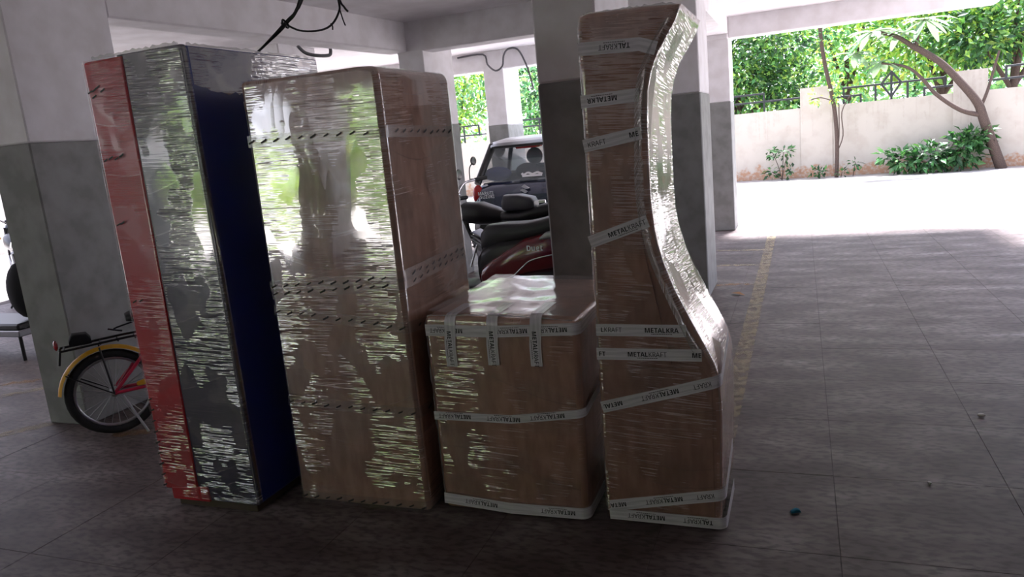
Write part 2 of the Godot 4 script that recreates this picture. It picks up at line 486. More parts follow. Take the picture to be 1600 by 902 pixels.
# ------------------------------------------------------------------ vegetation
func leaf_mesh() -> ArrayMesh:
	var g := Geo.new()
	var a := Vector3(0, 0, 0); var t := Vector3(0, -0.10, 1.0); var l := Vector3(-0.24, 0.07, 0.45); var r := Vector3(0.24, 0.07, 0.45); var m := Vector3(0, 0.0, 0.5)
	g.flat([a, l, m], Vector3.UP); g.flat([l, t, m], Vector3.UP); g.flat([a, m, r], Vector3.UP); g.flat([m, t, r], Vector3.UP)
	return g.mesh()
var LEAF: ArrayMesh
func foliage(parent: Node, blobs: Array, size: float, palette: Array, up_bias := 0.35, called := "foliage") -> void:
	# blobs: [centre, radii, count]
	var xs := []; var cs := []
	for b in blobs:
		for k in b[2]:
			var d := Vector3(rng.randfn(), rng.randfn(), rng.randfn()).normalized()
			var rr := pow(rng.randf(), 0.4)
			var p: Vector3 = b[0] + d * rr * b[1]
			var f := (d + Vector3(rng.randf_range(-1, 1), rng.randf_range(-0.9, 0.5), rng.randf_range(-1, 1))).normalized()
			var u := (Vector3.UP * up_bias + d * 0.7 + Vector3(rng.randf_range(-1, 1), rng.randf_range(-1, 1), rng.randf_range(-1, 1)) * 0.6).normalized()
			var x := u.cross(f)
			if x.length() < 0.05: continue
			x = x.normalized(); u = f.cross(x)
			var s := size * rng.randf_range(0.6, 1.35)
			xs.append(Transform3D(Basis(x * s, u * s, f * s), p))
			var c: Color = palette[rng.randi() % palette.size()]
			c = c * rng.randf_range(0.8, 1.2); c.a = 1.0
			cs.append(c.srgb_to_linear())
	var mm := MultiMesh.new()
	mm.transform_format = MultiMesh.TRANSFORM_3D; mm.use_colors = true
	mm.mesh = LEAF; mm.instance_count = xs.size()
	for i in xs.size():
		mm.set_instance_transform(i, xs[i]); mm.set_instance_color(i, cs[i])
	var o := MultiMeshInstance3D.new()
	o.multimesh = mm; o.material_override = M.leaf; o.name = called
	parent.add_child(o, true)
	o.set_meta("kind", "stuff")
func tree(called: String, label: String, at: Vector3, trunk_r: float, blobs: Array, size: float, palette: Array, group := "") -> Node3D:
	var t := thing(called, label, "tree", at, 0.0, group)
	var top := Vector3.ZERO
	for b in blobs: top += b[0] / blobs.size()
	var g := Geo.new()
	g.tube(smooth_path([Vector3.ZERO, Vector3(top.x * 0.25, top.y * 0.4, top.z * 0.2), top * Vector3(0.7, 0.8, 0.7)]), [trunk_r, trunk_r * 0.95, trunk_r * 0.9, trunk_r * 0.85, trunk_r * 0.8, trunk_r * 0.75, trunk_r * 0.7, trunk_r * 0.6, trunk_r * 0.5, trunk_r * 0.45, trunk_r * 0.4], 8)
	part("trunk", g, M.bark, t)
	for b in blobs:
		var gb := Geo.new()
		gb.tube([Vector3(top.x * 0.25, top.y * 0.45, top.z * 0.2), b[0] * Vector3(0.7, 0.85, 0.7), b[0]], [trunk_r * 0.5, trunk_r * 0.3, trunk_r * 0.12], 6)
		part("branch", gb, M.bark, t)
	foliage(t, blobs, size, palette)
	return t

# ------------------------------------------------------------------ main
func _ready() -> void:
	rng.seed = 20240
	# --- camera
	var cam := Camera3D.new()
	cam.name = "camera"
	add_child(cam)
	cam.transform = Transform3D(Basis(Vector3(0.931926, -0.093033, -0.350513), Vector3(0.017613, 0.977005, -0.212487), Vector3(0.362221, 0.191849, 0.912135)).orthonormalized(), Vector3(0, 1.45, 0))
	cam.fov = 42.0474
	cam.far = 300.0
	cam.current = true
	# --- bright overcast sky
	var sm := ProceduralSkyMaterial.new()
	sm.sky_top_color = Color(0.86, 0.88, 1.0); sm.sky_horizon_color = Color(0.95, 0.95, 1.0)
	sm.ground_bottom_color = Color(0.5, 0.48, 0.46); sm.ground_horizon_color = Color(0.85, 0.85, 0.84)
	sm.sky_energy_multiplier = 1.0; sm.ground_energy_multiplier = 0.6
	var sky := Sky.new(); sky.sky_material = sm
	var env := Environment.new()
	env.background_mode = Environment.BG_SKY; env.sky = sky
	env.background_energy_multiplier = 2.0
	env.ambient_light_source = Environment.AMBIENT_SOURCE_DISABLED
	env.tonemap_mode = Environment.TONE_MAPPER_LINEAR
	env.tonemap_exposure = 1.48
	env.sdfgi_enabled = true; env.ssao_enabled = true; env.ssil_enabled = true
	var we := WorldEnvironment.new(); we.environment = env; we.name = "world_environment"
	add_child(we)
	# --- hazy sun, high above the far boundary wall
	var sun := DirectionalLight3D.new()
	sun.name = "sun"
	add_child(sun)
	sun.look_at_from_position(Vector3(0, 20, -8), Vector3(-0.5, 0, 0))
	sun.light_color = Color(0.98, 0.97, 1.0); sun.light_energy = 6.5
	sun.light_angular_distance = 12.0; sun.shadow_enabled = true
	make_materials()
	LEAF = leaf_mesh()
	print("materials ", Time.get_ticks_msec())
	build_ground()
	build_structure()
	build_boundary()
	print("structure ", Time.get_ticks_msec())
	build_packages()
	print("packages ", Time.get_ticks_msec())
	build_vehicles()
	build_small()
	build_plants()
	print("done ", Time.get_ticks_msec())

# ------------------------------------------------------------------ ground
func build_ground() -> void:
	var f := thing("floor", "dark cement floor of square slabs in the parking bay", "", Vector3.ZERO, 0.0, "", "structure")
	struct_box("bedding", "", Vector3(-9.91, -0.30, -10.95), Vector3(3.76, -0.0016, 5.0), M.joint, 0.0, f)
	var P := 0.607
	var x0 := 0.098; var z0 := -3.076   # a joint crossing
	var g := Geo.new()
	var h := P * 0.5 - 0.0008
	g.box(Vector3(0, -0.012, 0), Vector3(h * 2, 0.024, h * 2), 0.0008)
	var slab := g.mesh()
	var far_g := Geo.new()
	for i in range(-16, 6):
		for j in range(-13, 14):
			var c := Vector3(x0 + (i + 0.5) * P, rng.randf_range(-0.0005, 0.0005), z0 + (j + 0.5) * P)
			var near: bool = i >= -9 and i < 6 and j >= -13 and j < 2 and not (i < -7 and j > -2)
			if near:
				var o := MeshInstance3D.new()
				o.mesh = slab; o.material_override = M.slab; o.name = "slab"
				o.position = c
				f.add_child(o, true)
			else:
				far_g.box(c + Vector3(0, -0.012, 0), Vector3(h * 2, 0.024, h * 2), 0.0008)
	part("outer_slabs", far_g, M.slab, f).set_meta("kind", "stuff")
	struct_box("driveway", "pale open driveway between building and boundary wall", Vector3(-40, -0.3, -60), Vector3(40, -0.004, -10.97), M.drive)
	struct_box("driveway_side", "pale open ground beside the parking bay", Vector3(3.78, -0.3, -10.97), Vector3(40, -0.004, 40), M.drive)
	struct_box("driveway_rear", "pale open ground behind the parking bay", Vector3(-40, -0.3, 5.02), Vector3(3.78, -0.004, 40), M.drive)
	struct_box("driveway_west", "pale open ground left of the parking bay", Vector3(-40, -0.3, -10.97), Vector3(-9.93, -0.004, 5.02), M.drive)
	# painted bay lines
	var ln := func(label: String, a: Vector2, b: Vector2, w: float, m: Material) -> void:
		var gg := Geo.new()
		var d := Vector3(b.x - a.x, 0, b.y - a.y)
		var L := d.length()
		gg.box(Vector3((a.x + b.x) * 0.5, 0.0022, (a.y + b.y) * 0.5), Vector3(L, 0.0008, w), 0.0, Basis(Vector3.UP, atan2(-d.z, d.x)))
		var o := part("parking_line", gg, m, self)
		tag(o, label, "", "", "structure")
	ln.call("long faded yellow line running out past the columns", Vector2(-0.36, -3.0), Vector2(-0.36, -11.6), 0.10, M.line)
	ln.call("short faded yellow line beside the farthest column", Vector2(-0.92, -8.78), Vector2(-0.41, -8.74), 0.08, M.line)
	ln.call("short faded yellow line between the two right columns", Vector2(-0.85, -7.84), Vector2(-0.41, -7.82), 0.08, M.line)
	ln.call("short orange worn line at the foot of the middle column", Vector2(-0.74, -6.87), Vector2(-0.41, -6.89), 0.09, M.line_worn)
	ln.call("broad worn line meeting the foot of the left column", Vector2(-4.75, -2.62), Vector2(-4.36, -3.09), 0.10, M.line)
	ln.call("worn line on the floor beside the low bench", Vector2(-5.6, -3.2), Vector2(-5.0, -3.9), 0.09, M.line)
	ln.call("faint worn line behind the left column", Vector2(-6.1, -3.5), Vector2(-5.1, -4.0), 0.09, M.line_worn)
	ln.call("worn line under the bicycle wheel", Vector2(-3.75, -2.98), Vector2(-3.0, -3.3), 0.10, M.line_worn)

# ------------------------------------------------------------------ building
func column(label: String, lo: Vector2, hi: Vector2, top := 2.74, dado := 1.695) -> void:
	var t := thing("concrete_column", label, "", Vector3((lo.x + hi.x) * 0.5, 0, (lo.y + hi.y) * 0.5), 0.0, "", "structure")
	var w := hi.x - lo.x; var d := hi.y - lo.y
	var g := Geo.new()
	g.box(Vector3(0, (dado + top) * 0.5, 0), Vector3(w - 0.004, top - dado, d - 0.004), 0.008)
	part("whitewashed_shaft", g, M.white, t)
	var g2 := Geo.new()
	g2.box(Vector3(0, dado * 0.5, 0), Vector3(w, dado, d), 0.008)
	part("grey_painted_dado", g2, M.grey, t)
func wall_two_tone(called: String, label: String, lo: Vector3, hi: Vector3) -> void:
	var t := thing(called, label, "", Vector3.ZERO, 0.0, "", "structure")
	struct_box("whitewashed_face", "", Vector3(lo.x + 0.002, 1.695, lo.z + 0.002), hi - Vector3(0.002, 0, 0.002), M.white, 0.0, t)
	struct_box("grey_painted_dado", "", lo, Vector3(hi.x, 1.695, hi.z), M.grey, 0.0, t)
func beam(label: String, a: Vector3, b: Vector3, width: float, depth: float) -> void:
	# a, b: ends of the soffit's centre line
	var g := Geo.new()
	var d := b - a
	g.box((a + b) * 0.5 + Vector3(0, depth * 0.5, 0), Vector3(d.length(), depth, width), 0.012, Basis(Vector3.UP, atan2(-d.z, d.x)))
	tag(part("ceiling_beam", g, M.white, self), label, "", "", "structure")
func build_structure() -> void:
	var CH := 2.74
	# slab over the bay; its far right corner is cut back
	var g := Geo.new()
	g.box(Vector3(-3.881, CH + 0.1, -2.925), Vector3(12.038, 0.2, 15.65), 0.0)
	tag(part("ceiling", g, M.ceil, self), "white plastered ceiling over the parking bay", "", "", "structure")
	column("left column with grey painted foot beside the bicycle", Vector2(-4.393, -3.80), Vector2(-4.062, -3.085))
	column("column standing right behind the short carton", Vector2(-1.13, -4.15), Vector2(-0.835, -3.40))
	column("column under the joint of two beams behind tall carton", Vector2(-3.886, -7.92), Vector2(-3.592, -7.20))
	column("middle column on the right edge of the bay", Vector2(-1.27, -6.98), Vector2(-0.742, -6.323))
	column("far column seen above the dark hatchback", Vector2(-4.26, -11.05), Vector2(-3.95, -10.40))
	column("farthest right column beside the open driveway", Vector2(-1.15, -10.95), Vector2(-0.845, -10.43))
	column("outer column left of the bench", Vector2(-9.9, -7.9), Vector2(-9.6, -7.2))
	column("outer column at the far left corner", Vector2(-9.9, -11.05), Vector2(-9.6, -10.40))
	column("rear column in the opening behind the viewer", Vector2(-6.62, 3.9), Vector2(-6.22, 4.6))
	beam("long beam running from the left column to the rear column", Vector3(-4.18, 2.45, -3.8), Vector3(-3.885, 2.45, -7.25), 0.235, 0.30)
	beam("cross beam over the rear column behind tall carton", Vector3(-3.90, 2.44, -7.33), Vector3(-0.8, 2.44, -7.33), 0.26, 0.32)
	beam("cross beam left of the long beam, ending at a column", Vector3(-9.85, 2.40, -7.33), Vector3(-5.35, 2.40, -7.33), 0.26, 0.36)
	column("column hidden behind the tall carton", Vector2(-5.65, -7.9), Vector2(-5.35, -7.2))
	beam("front edge beam over the far columns, above the hatchback", Vector3(-9.9, 2.475, -10.56), Vector3(-0.85, 2.475, -10.56), 0.30, 0.28)
	beam("front edge beam spanning the driveway opening", Vector3(-0.85, 2.485, -10.58), Vector3(2.137, 2.485, -10.58), 0.30, 0.27)
	beam("beam along the right columns towards the driveway", Vector3(-1.0, 2.54, -10.43), Vector3(-1.0, 2.54, -6.98), 0.30, 0.22)
	beam("rear edge beam over the opening behind the viewer", Vector3(-9.85, 2.40, 4.6), Vector3(2.4, 2.40, 4.6), 0.30, 0.36)
	beam("side edge beam at the right of the bay", Vector3(2.3, 2.45, 4.4), Vector3(2.3, 2.45, -9.4), 0.30, 0.30)
	# back wall of the stair core behind the viewer and the side wall right of the lane
	wall_two_tone("wall_back", "white wall with grey painted foot behind the viewer", Vector3(-4.0, 0, 4.2), Vector3(2.2, 2.74, 4.45))
	wall_two_tone("wall_right", "white wall with grey painted foot right of the viewer", Vector3(2.2, 0, -5.0), Vector3(2.44, 2.74, 4.45))
	wall_two_tone("wall_left", "white wall with grey painted foot at the left rear of the bay", Vector3(-9.9, 0, -2.2), Vector3(-9.7, 2.74, 4.9))
	# conduits and hanging cables
	var t := thing("conduit", "grey flexible conduit looping off the far beam", "conduit", Vector3(-4.2, 2.5, -10.36))
	var gc := Geo.new()
	gc.tube(smooth_path([Vector3(-0.42, 0.20, 0.0), Vector3(-0.02, 0.20, 0.0), Vector3(0.05, 0.05, 0.03), Vector3(0.17, -0.05, 0.05), Vector3(0.28, 0.0, 0.05), Vector3(0.31, 0.14, 0.04), Vector3(0.38, 0.22, 0.03), Vector3(0.52, 0.2, 0.02), Vector3(0.62, 0.0, 0.02), Vector3(0.68, -0.22, 0.02), Vector3(0.70, -0.36, 0.02)], 4), 0.013, 8)
	part("pipe", gc, M.conduit, t)
	var t2 := thing("conduit", "dark conduit elbow under the long beam", "conduit", Vector3(-4.16, 2.45, -5.95))
	var g2 := Geo.new()
	g2.tube(smooth_path([Vector3(-0.06, 0.02, -0.02), Vector3(-0.03, -0.04, -0.08), Vector3(0.03, -0.065, -0.17), Vector3(0.05, -0.055, -0.33), Vector3(0.05, -0.02, -0.37), Vector3(0.05, 0.03, -0.37)], 5), 0.016, 8)
	part("pipe", g2, M.conduit, t2)
	var hc := thing("hanging_cables", "bundle of loose black cables hanging from the ceiling", "cables", Vector3(-1.6, 2.74, -2.9))
	var K := func(pts: Array, r: float) -> void:
		var gg := Geo.new()
		var loc := []
		for p in pts: loc.append(p - Vector3(-1.6, 2.74, -2.9))
		gg.tube(smooth_path(loc, 5), r, 6)
		part("cable", gg, M.cable, hc)
	for c in CABLES: K.call(c[0], c[1])

# ------------------------------------------------------------------ boundary wall
func wz(x: float) -> float:
	return -18.43 + 0.146 * (x - 1.667)
func wp(x: float, y: float, out := 0.0) -> Vector3:
	return Vector3(x - 0.1445 * out, y, wz(x) + 0.9895 * out)
func wall_piece(called: String, x0: float, x1: float, h: float, t0: float, t1: float, parent: Node) -> void:
	var g := Geo.new()
	var a := wp(x0, 0, t1); var b := wp(x1, 0, t1); var c := wp(x1, 0, t0); var d := wp(x0, 0, t0)
	var up := Vector3(0, h, 0)
	var o := (a - d).normalized()
	g.flat([a, b, b + up, a + up], o, [Vector2(x0, 0), Vector2(x1, 0), Vector2(x1, h), Vector2(x0, h)])
	g.flat([d, c, c + up, d + up], -o, [Vector2(x0, 0), Vector2(x1, 0), Vector2(x1, h), Vector2(x0, h)])
	g.flat([a + up, b + up, c + up, d + up], Vector3.UP, [Vector2(x0, h), Vector2(x1, h), Vector2(x1, h + .1), Vector2(x0, h + .1)])
	g.flat([a, d, d + up, a + up], a - b, [Vector2(x0, 0), Vector2(x0 + .2, 0), Vector2(x0 + .2, h), Vector2(x0, h)])
	g.flat([b, c, c + up, b + up], b - a, [Vector2(x1, 0), Vector2(x1 + .2, 0), Vector2(x1 + .2, h), Vector2(x1, h)])
	part(called, g, M.wall, parent)
func build_boundary() -> void:
	var w := thing("wall_boundary", "stained cream boundary wall with piers along the driveway", "", Vector3.ZERO, 0.0, "", "structure")
	wall_piece("panel", -16.0, -8.2, 1.52, -0.2, 0.0, w)
	wall_piece("panel", -7.7, 0.0, 1.57, -0.2, 0.0, w)
	wall_piece("panel", 0.66, 2.95, 1.57, -0.2, 0.0, w)
	wall_piece("panel", 3.55, 11.0, 1.57, -0.2, 0.0, w)
	wall_piece("pier", -8.2, -7.7, 2.0, -0.24, 0.03, w)
	wall_piece("pier", 0.0, 0.66, 2.0, -0.24, 0.03, w)
	wall_piece("pier", 2.95, 3.55, 2.0, -0.24, 0.03, w)
	# other boundary walls, behind the viewer and to the left
	struct_box("wall_compound_left", "cream compound wall far to the left", Vector3(-17.2, 0, -21), Vector3(-17.0, 1.6, 14), M.drive)
	struct_box("wall_compound_rear", "cream compound wall behind the viewer", Vector3(-17.0, 0, 13.8), Vector3(12, 1.6, 14), M.drive)
	struct_box("wall_compound_right", "cream compound wall far to the right", Vector3(12.0, 0, -16), Vector3(12.2, 1.6, 14), M.drive)
	var rail := func(label: String, bars: Array) -> void:
		var t := thing("iron_railing", label, "railing")
		for b in bars:
			var g := Geo.new()
			var a := wp(b[0], b[1], -0.1); var c := wp(b[2], b[3], -0.1)
			var d := (c - a)
			var y := d.normalized(); var x := Vector3(0, 0, 1); var z := x.cross(y).normalized(); x = y.cross(z)
			g.box((a + c) * 0.5, Vector3(0.042, d.length() + 0.03, 0.042), 0.003, Basis(x, y, z))
			part("bar", g, M.iron, t)
	rail.call("black iron railing with a diamond between the two piers", [
		[0.66, 1.73, 1.22, 1.73], [1.22, 1.55, 1.22, 1.745], [0.88, 1.91, 2.80, 1.91], [0.88, 1.57, 0.88, 1.91], [1.51, 1.55, 1.51, 1.91], [2.12, 1.55, 2.12, 1.91],
		[1.62, 1.91, 1.815, 2.15], [1.815, 2.15, 2.0, 1.91], [2.0, 1.91, 1.815, 1.63], [1.815, 1.63, 1.62, 1.91], [1.815, 1.55, 1.815, 2.15],
		[2.80, 1.73, 2.80, 1.925], [2.43, 1.73, 2.95, 1.73], [2.43, 1.55, 2.43, 1.745]])
	rail.call("thin iron railing right of the pier, with a raised corner", [
		[3.55, 1.76, 4.6, 1.76], [3.86, 1.76, 3.86, 2.0], [3.86, 2.0, 5.4, 2.0], [4.35, 1.55, 4.35, 1.76], [4.9, 1.55, 4.9, 2.0]])
	rail.call("dark iron railing half hidden by the dense tree", [
		[-3.2, 1.80, -0.02, 1.80], [-2.7, 1.98, -0.8, 1.98], [-0.8, 1.55, -0.8, 1.98], [-1.5, 1.55, -1.5, 1.98], [-2.3, 1.55, -2.3, 1.98]])
	rail.call("iron railing on the wall behind the hatchback", [
		[-10.6, 1.72, -8.2, 1.72], [-10.2, 1.98, -8.5, 1.98], [-9.6, 1.5, -9.6, 1.98], [-9.0, 1.5, -9.0, 1.98], [-10.2, 1.5, -10.2, 1.98], [-8.5, 1.7, -8.5, 1.98], [-7.7, 1.80, -5.6, 1.80], [-7.2, 1.57, -7.2, 1.98], [-6.6, 1.57, -6.6, 1.98], [-7.2, 1.98, -6.0, 1.98]])

# ------------------------------------------------------------------ packages
var CABLES := [
	[[Vector3(-2.31, 1.932, -2.92), Vector3(-2.26, 1.95, -2.9), Vector3(-2.198, 1.983, -2.9), Vector3(-2.094, 2.042, -2.9), Vector3(-2.007, 2.131, -2.9), Vector3(-1.95, 2.35, -2.9), Vector3(-1.93, 2.74, -2.9)], 0.0055],
	[[Vector3(-2.32, 1.932, -2.90), Vector3(-2.25, 1.945, -2.88), Vector3(-2.18, 1.985, -2.88), Vector3(-2.088, 2.05, -2.89), Vector3(-1.99, 2.12, -2.89), Vector3(-1.94, 2.30, -2.9), Vector3(-1.92, 2.74, -2.9)], 0.0045],
	[[Vector3(-2.12, 2.02, -2.89), Vector3(-2.07, 2.045, -2.885), Vector3(-2.03, 2.075, -2.89), Vector3(-1.985, 2.14, -2.89), Vector3(-1.96, 2.28, -2.9)], 0.003],
	[[Vector3(-2.10, 2.045, -2.9), Vector3(-2.02, 2.005, -2.89), Vector3(-1.925, 1.992, -2.89), Vector3(-1.86, 2.005, -2.89), Vector3(-1.822, 2.05, -2.9), Vector3(-1.812, 2.101, -2.9), Vector3(-1.83, 2.3, -2.9), Vector3(-1.85, 2.74, -2.9)], 0.0045],
	[[Vector3(-1.855, 1.985, -2.89), Vector3(-1.853, 2.0, -2.89), Vector3(-1.86, 2.012, -2.89)], 0.003],
	[[Vector3(-1.775, 2.05, -2.9), Vector3(-1.79, 2.07, -2.9), Vector3(-1.81, 2.12, -2.9), Vector3(-1.83, 2.35, -2.9)], 0.0045],
	[[Vector3(-1.79, 1.995, -2.89), Vector3(-1.806, 2.03, -2.9), Vector3(-1.816, 2.10, -2.9), Vector3(-1.82, 2.3, -2.9)], 0.003],
	[[Vector3(-2.115, 2.03, -2.90), Vector3(-2.09, 2.058, -2.875), Vector3(-2.075, 2.035, -2.89), Vector3(-2.10, 2.03, -2.915), Vector3(-2.11, 2.05, -2.89)], 0.0045]]

var text_cache := {}
var fine_print: ArrayMesh = null
func text_mesh(s: String, bold: bool, em: float) -> TextMesh:
	var key := s + str(bold) + str(em)
	if not text_cache.has(key):
		var f := SystemFont.new()
		f.font_names = PackedStringArray(["Droid Sans"])
		f.font_weight = 700 if bold else 400
		var t := TextMesh.new()
		t.text = s; t.font = f; t.font_size = 32; t.pixel_size = em / 32.0; t.depth = 0.0004
		text_cache[key] = t
	return text_cache[key]
func write(parent: Node, s: String, at: Vector3, along: Vector3, nrm: Vector3, em: float, bold: bool, m: Material, called := "lettering") -> void:
	var o := MeshInstance3D.new()
	o.mesh = text_mesh(s, bold, em); o.material_override = m; o.name = called
	var x := along.normalized()
	o.transform = Transform3D(Basis(x, nrm.cross(x).normalized(), nrm), at)
	parent.add_child(o, true)
func word(parent: Node, s: String, at: Vector3, along: Vector3, nrm: Vector3, up: Vector3) -> void:
	# METAL in heavy type, KRAFT lighter, a fine line of print under it
	var k := s.find("KRAFT")
	var head := s; var tail := ""
	if k >= 0:
		head = s.substr(0, k); tail = s.substr(k)
	elif s == "LKRAFT":
		head = "L"; tail = "KRAFT"
	var em := 0.0235
	var wh: float = text_mesh(head, true, em).get_aabb().size.x if head else 0.0
	var wt: float = text_mesh(tail, false, em).get_aabb().size.x if tail else 0.0
	var gap := 0.0022 if head and tail else 0.0
	var x := along.normalized()
	var o := at - x * (wh + wt + gap) * 0.5
	if head: write(parent, head, o + x * wh * 0.5, along, nrm, em, true, M.ink)
	if tail: write(parent, tail, o + x * (wh + gap + wt * 0.5), along, nrm, em, false, M.ink_grey)
	if s.length() > 6:   # the line of print too fine to read
		if fine_print == null:
			var g := Geo.new()
			var px := -0.036
			while px < 0.036:
				var w := rng.randf_range(0.002, 0.007)
				g.box(Vector3(px + w * 0.5, 0, 0), Vector3(w, 0.0022, 0.0004))
				px += w + 0.0018
			fine_print = g.mesh()
		var fp := MeshInstance3D.new()
		fp.mesh = fine_print; fp.material_override = M.ink_grey; fp.name = "fine_print"
		fp.transform = Transform3D(Basis(x, nrm.cross(x).normalized(), nrm), at - nrm.cross(x).normalized() * 0.0135)
		parent.add_child(fp, true)
func tape_on(pack: Node, pts: Array, z: float, width: float, wrap_right: float, wrap_x: float, words: Array, m: Material, called := "lettered_tape", lift := 0.0015) -> MeshInstance3D:
	# pts: Vector2 on the front face; continues round the front right edge when wrap_right > 0
	var P := []; var N := []
	for i in pts.size() - 1:
		for k in 4:
			var q: Vector2 = pts[i].lerp(pts[i + 1], k / 4.0)
			P.append(Vector3(q.x, q.y, z + lift)); N.append(Vector3(0, 0, 1))
	var e: Vector2 = pts[-1]
	var s: float = (pts[-1].y - pts[-2].y) / max(abs(pts[-1].x - pts[-2].x), 0.001)
	if wrap_right > 0.0:
		var r := 0.03
		P.append(Vector3(wrap_x - r, e.y, z + lift)); N.append(Vector3(0, 0, 1))
		for k in range(1, 5):
			var a := PI * 0.5 * k / 4
			P.append(Vector3(wrap_x - r + (r + lift) * sin(a), e.y + s * r * sin(a), z - r + (r + lift) * cos(a))); N.append(Vector3(sin(a), 0, cos(a)))
		for k in range(1, 4):
			P.append(Vector3(wrap_x + lift, e.y + s * (r + wrap_right * k / 3.0), z - r - wrap_right * k / 3.0)); N.append(Vector3(1, 0, 0))
	else:
		P.append(Vector3(e.x, e.y, z + lift)); N.append(Vector3(0, 0, 1))
	var g := Geo.new()
	g.ribbon(P, N, width)
	var o := part(called, g, m, pack)
	for w in words:   # [string, Vector2, flipped]
		var d := (pts[1] - pts[0]) if pts.size() == 2 or w[1].x < pts[1].x else (pts[2] - pts[1]) as Vector2
		if w.size() > 3: d = w[3]
		var al := Vector3(d.x, d.y, 0).normalized()
		if w[2]: al = -al
		word(o, w[0], Vector3(w[1].x, w[1].y, z + lift + 0.0012), al, Vector3(0, 0, 1), Vector3(0, 0, 1).cross(al))
	return o
func marks(parent: Node, P: Array, nrm: Array, size: float) -> void:
	# the short curled print on clear sealing tape
	var g := Geo.new()
	for i in P.size():
		var n: Vector3 = nrm[i]
		var x := Vector3.UP.cross(n).normalized()
		var y := n.cross(x)
		var c: Vector3 = P[i] + n * 0.0014
		var s := size * rng.randf_range(0.8, 1.15)
		g.ribbon([c + (-x * 0.5 - y * 0.22) * s, c + (-x * 0.25 - y * 0.16) * s, c + (x * 0.05 - y * 0.02) * s, c + (x * 0.30 + y * 0.05) * s, c + (x * 0.46 + y * 0.25) * s], [n, n, n, n, n], s * 0.26, 0.0004)
	part("print", g, M.ink_brown, parent).set_meta("kind", "stuff")
func marked_tape(pack: Node, a: Vector2, b: Vector2, z: float, wx: float, depth: float) -> void:
	var o := tape_on(pack, [a, b], z, 0.045, depth, wx, [], M.clear_tape, "clear_printed_tape")
	var P := []; var N := []
	var L := a.distance_to(b)
	var k := 0.02
	while k < L:
		var q := a.lerp(b, k / L)
		P.append(Vector3(q.x, q.y + rng.randf_range(-0.004, 0.004), z + 0.002)); N.append(Vector3(0, 0, 1))
		k += 0.058
	var s := (b.y - a.y) / (b.x - a.x)
	k = 0.06
	while k < depth:
		P.append(Vector3(wx + 0.003, b.y + s * k + rng.randf_range(-0.004, 0.004), z - 0.03 - k)); N.append(Vector3(1, 0, 0))
		k += 0.058
	marks(o, P, N, 0.025)
func fin(pack: Node, pts: Array, nrm: Vector3, w: float, sd: int) -> void:
	# a thin raised lip where the film is gathered along an edge
	var f := noise(0.35, 2, sd)
	var path := smooth_path(pts, 14)
	var rings := []
	var prev := Vector3.ZERO
	for i in path.size():
		var j := 0.55 + 0.75 * f.get_noise_1d(i * 1.7)
		rings.append([path[i] - nrm * 0.003, path[i] + nrm * w * clampf(j, 0.15, 1.3) + Vector3(0, f.get_noise_1d(i * 2.3 + 90.0) * 0.003, 0)])
	var g := Geo.new()
	for i in rings.size() - 1:
		var side := nrm.cross((path[i + 1] - path[i]).normalized())
		g.flat([rings[i][0], rings[i + 1][0], rings[i + 1][1], rings[i][1]], side)
		g.flat([rings[i][0] - side * 0.0006, rings[i + 1][0] - side * 0.0006, rings[i + 1][1] - side * 0.0006, rings[i][1] - side * 0.0006], -side)
	part("film_edge", g, M.film_ridge, pack)

func shell(pack: Node, P: PackedVector2Array, z0: float, z1: float, bev: float, m: Material, uo: Vector2, shear: float) -> void:
	var g := Geo.new()
	g.profile(P, z0, z1, bev, uo, shear, true, 0.0025)
	part("stretch_film", g, m, pack)

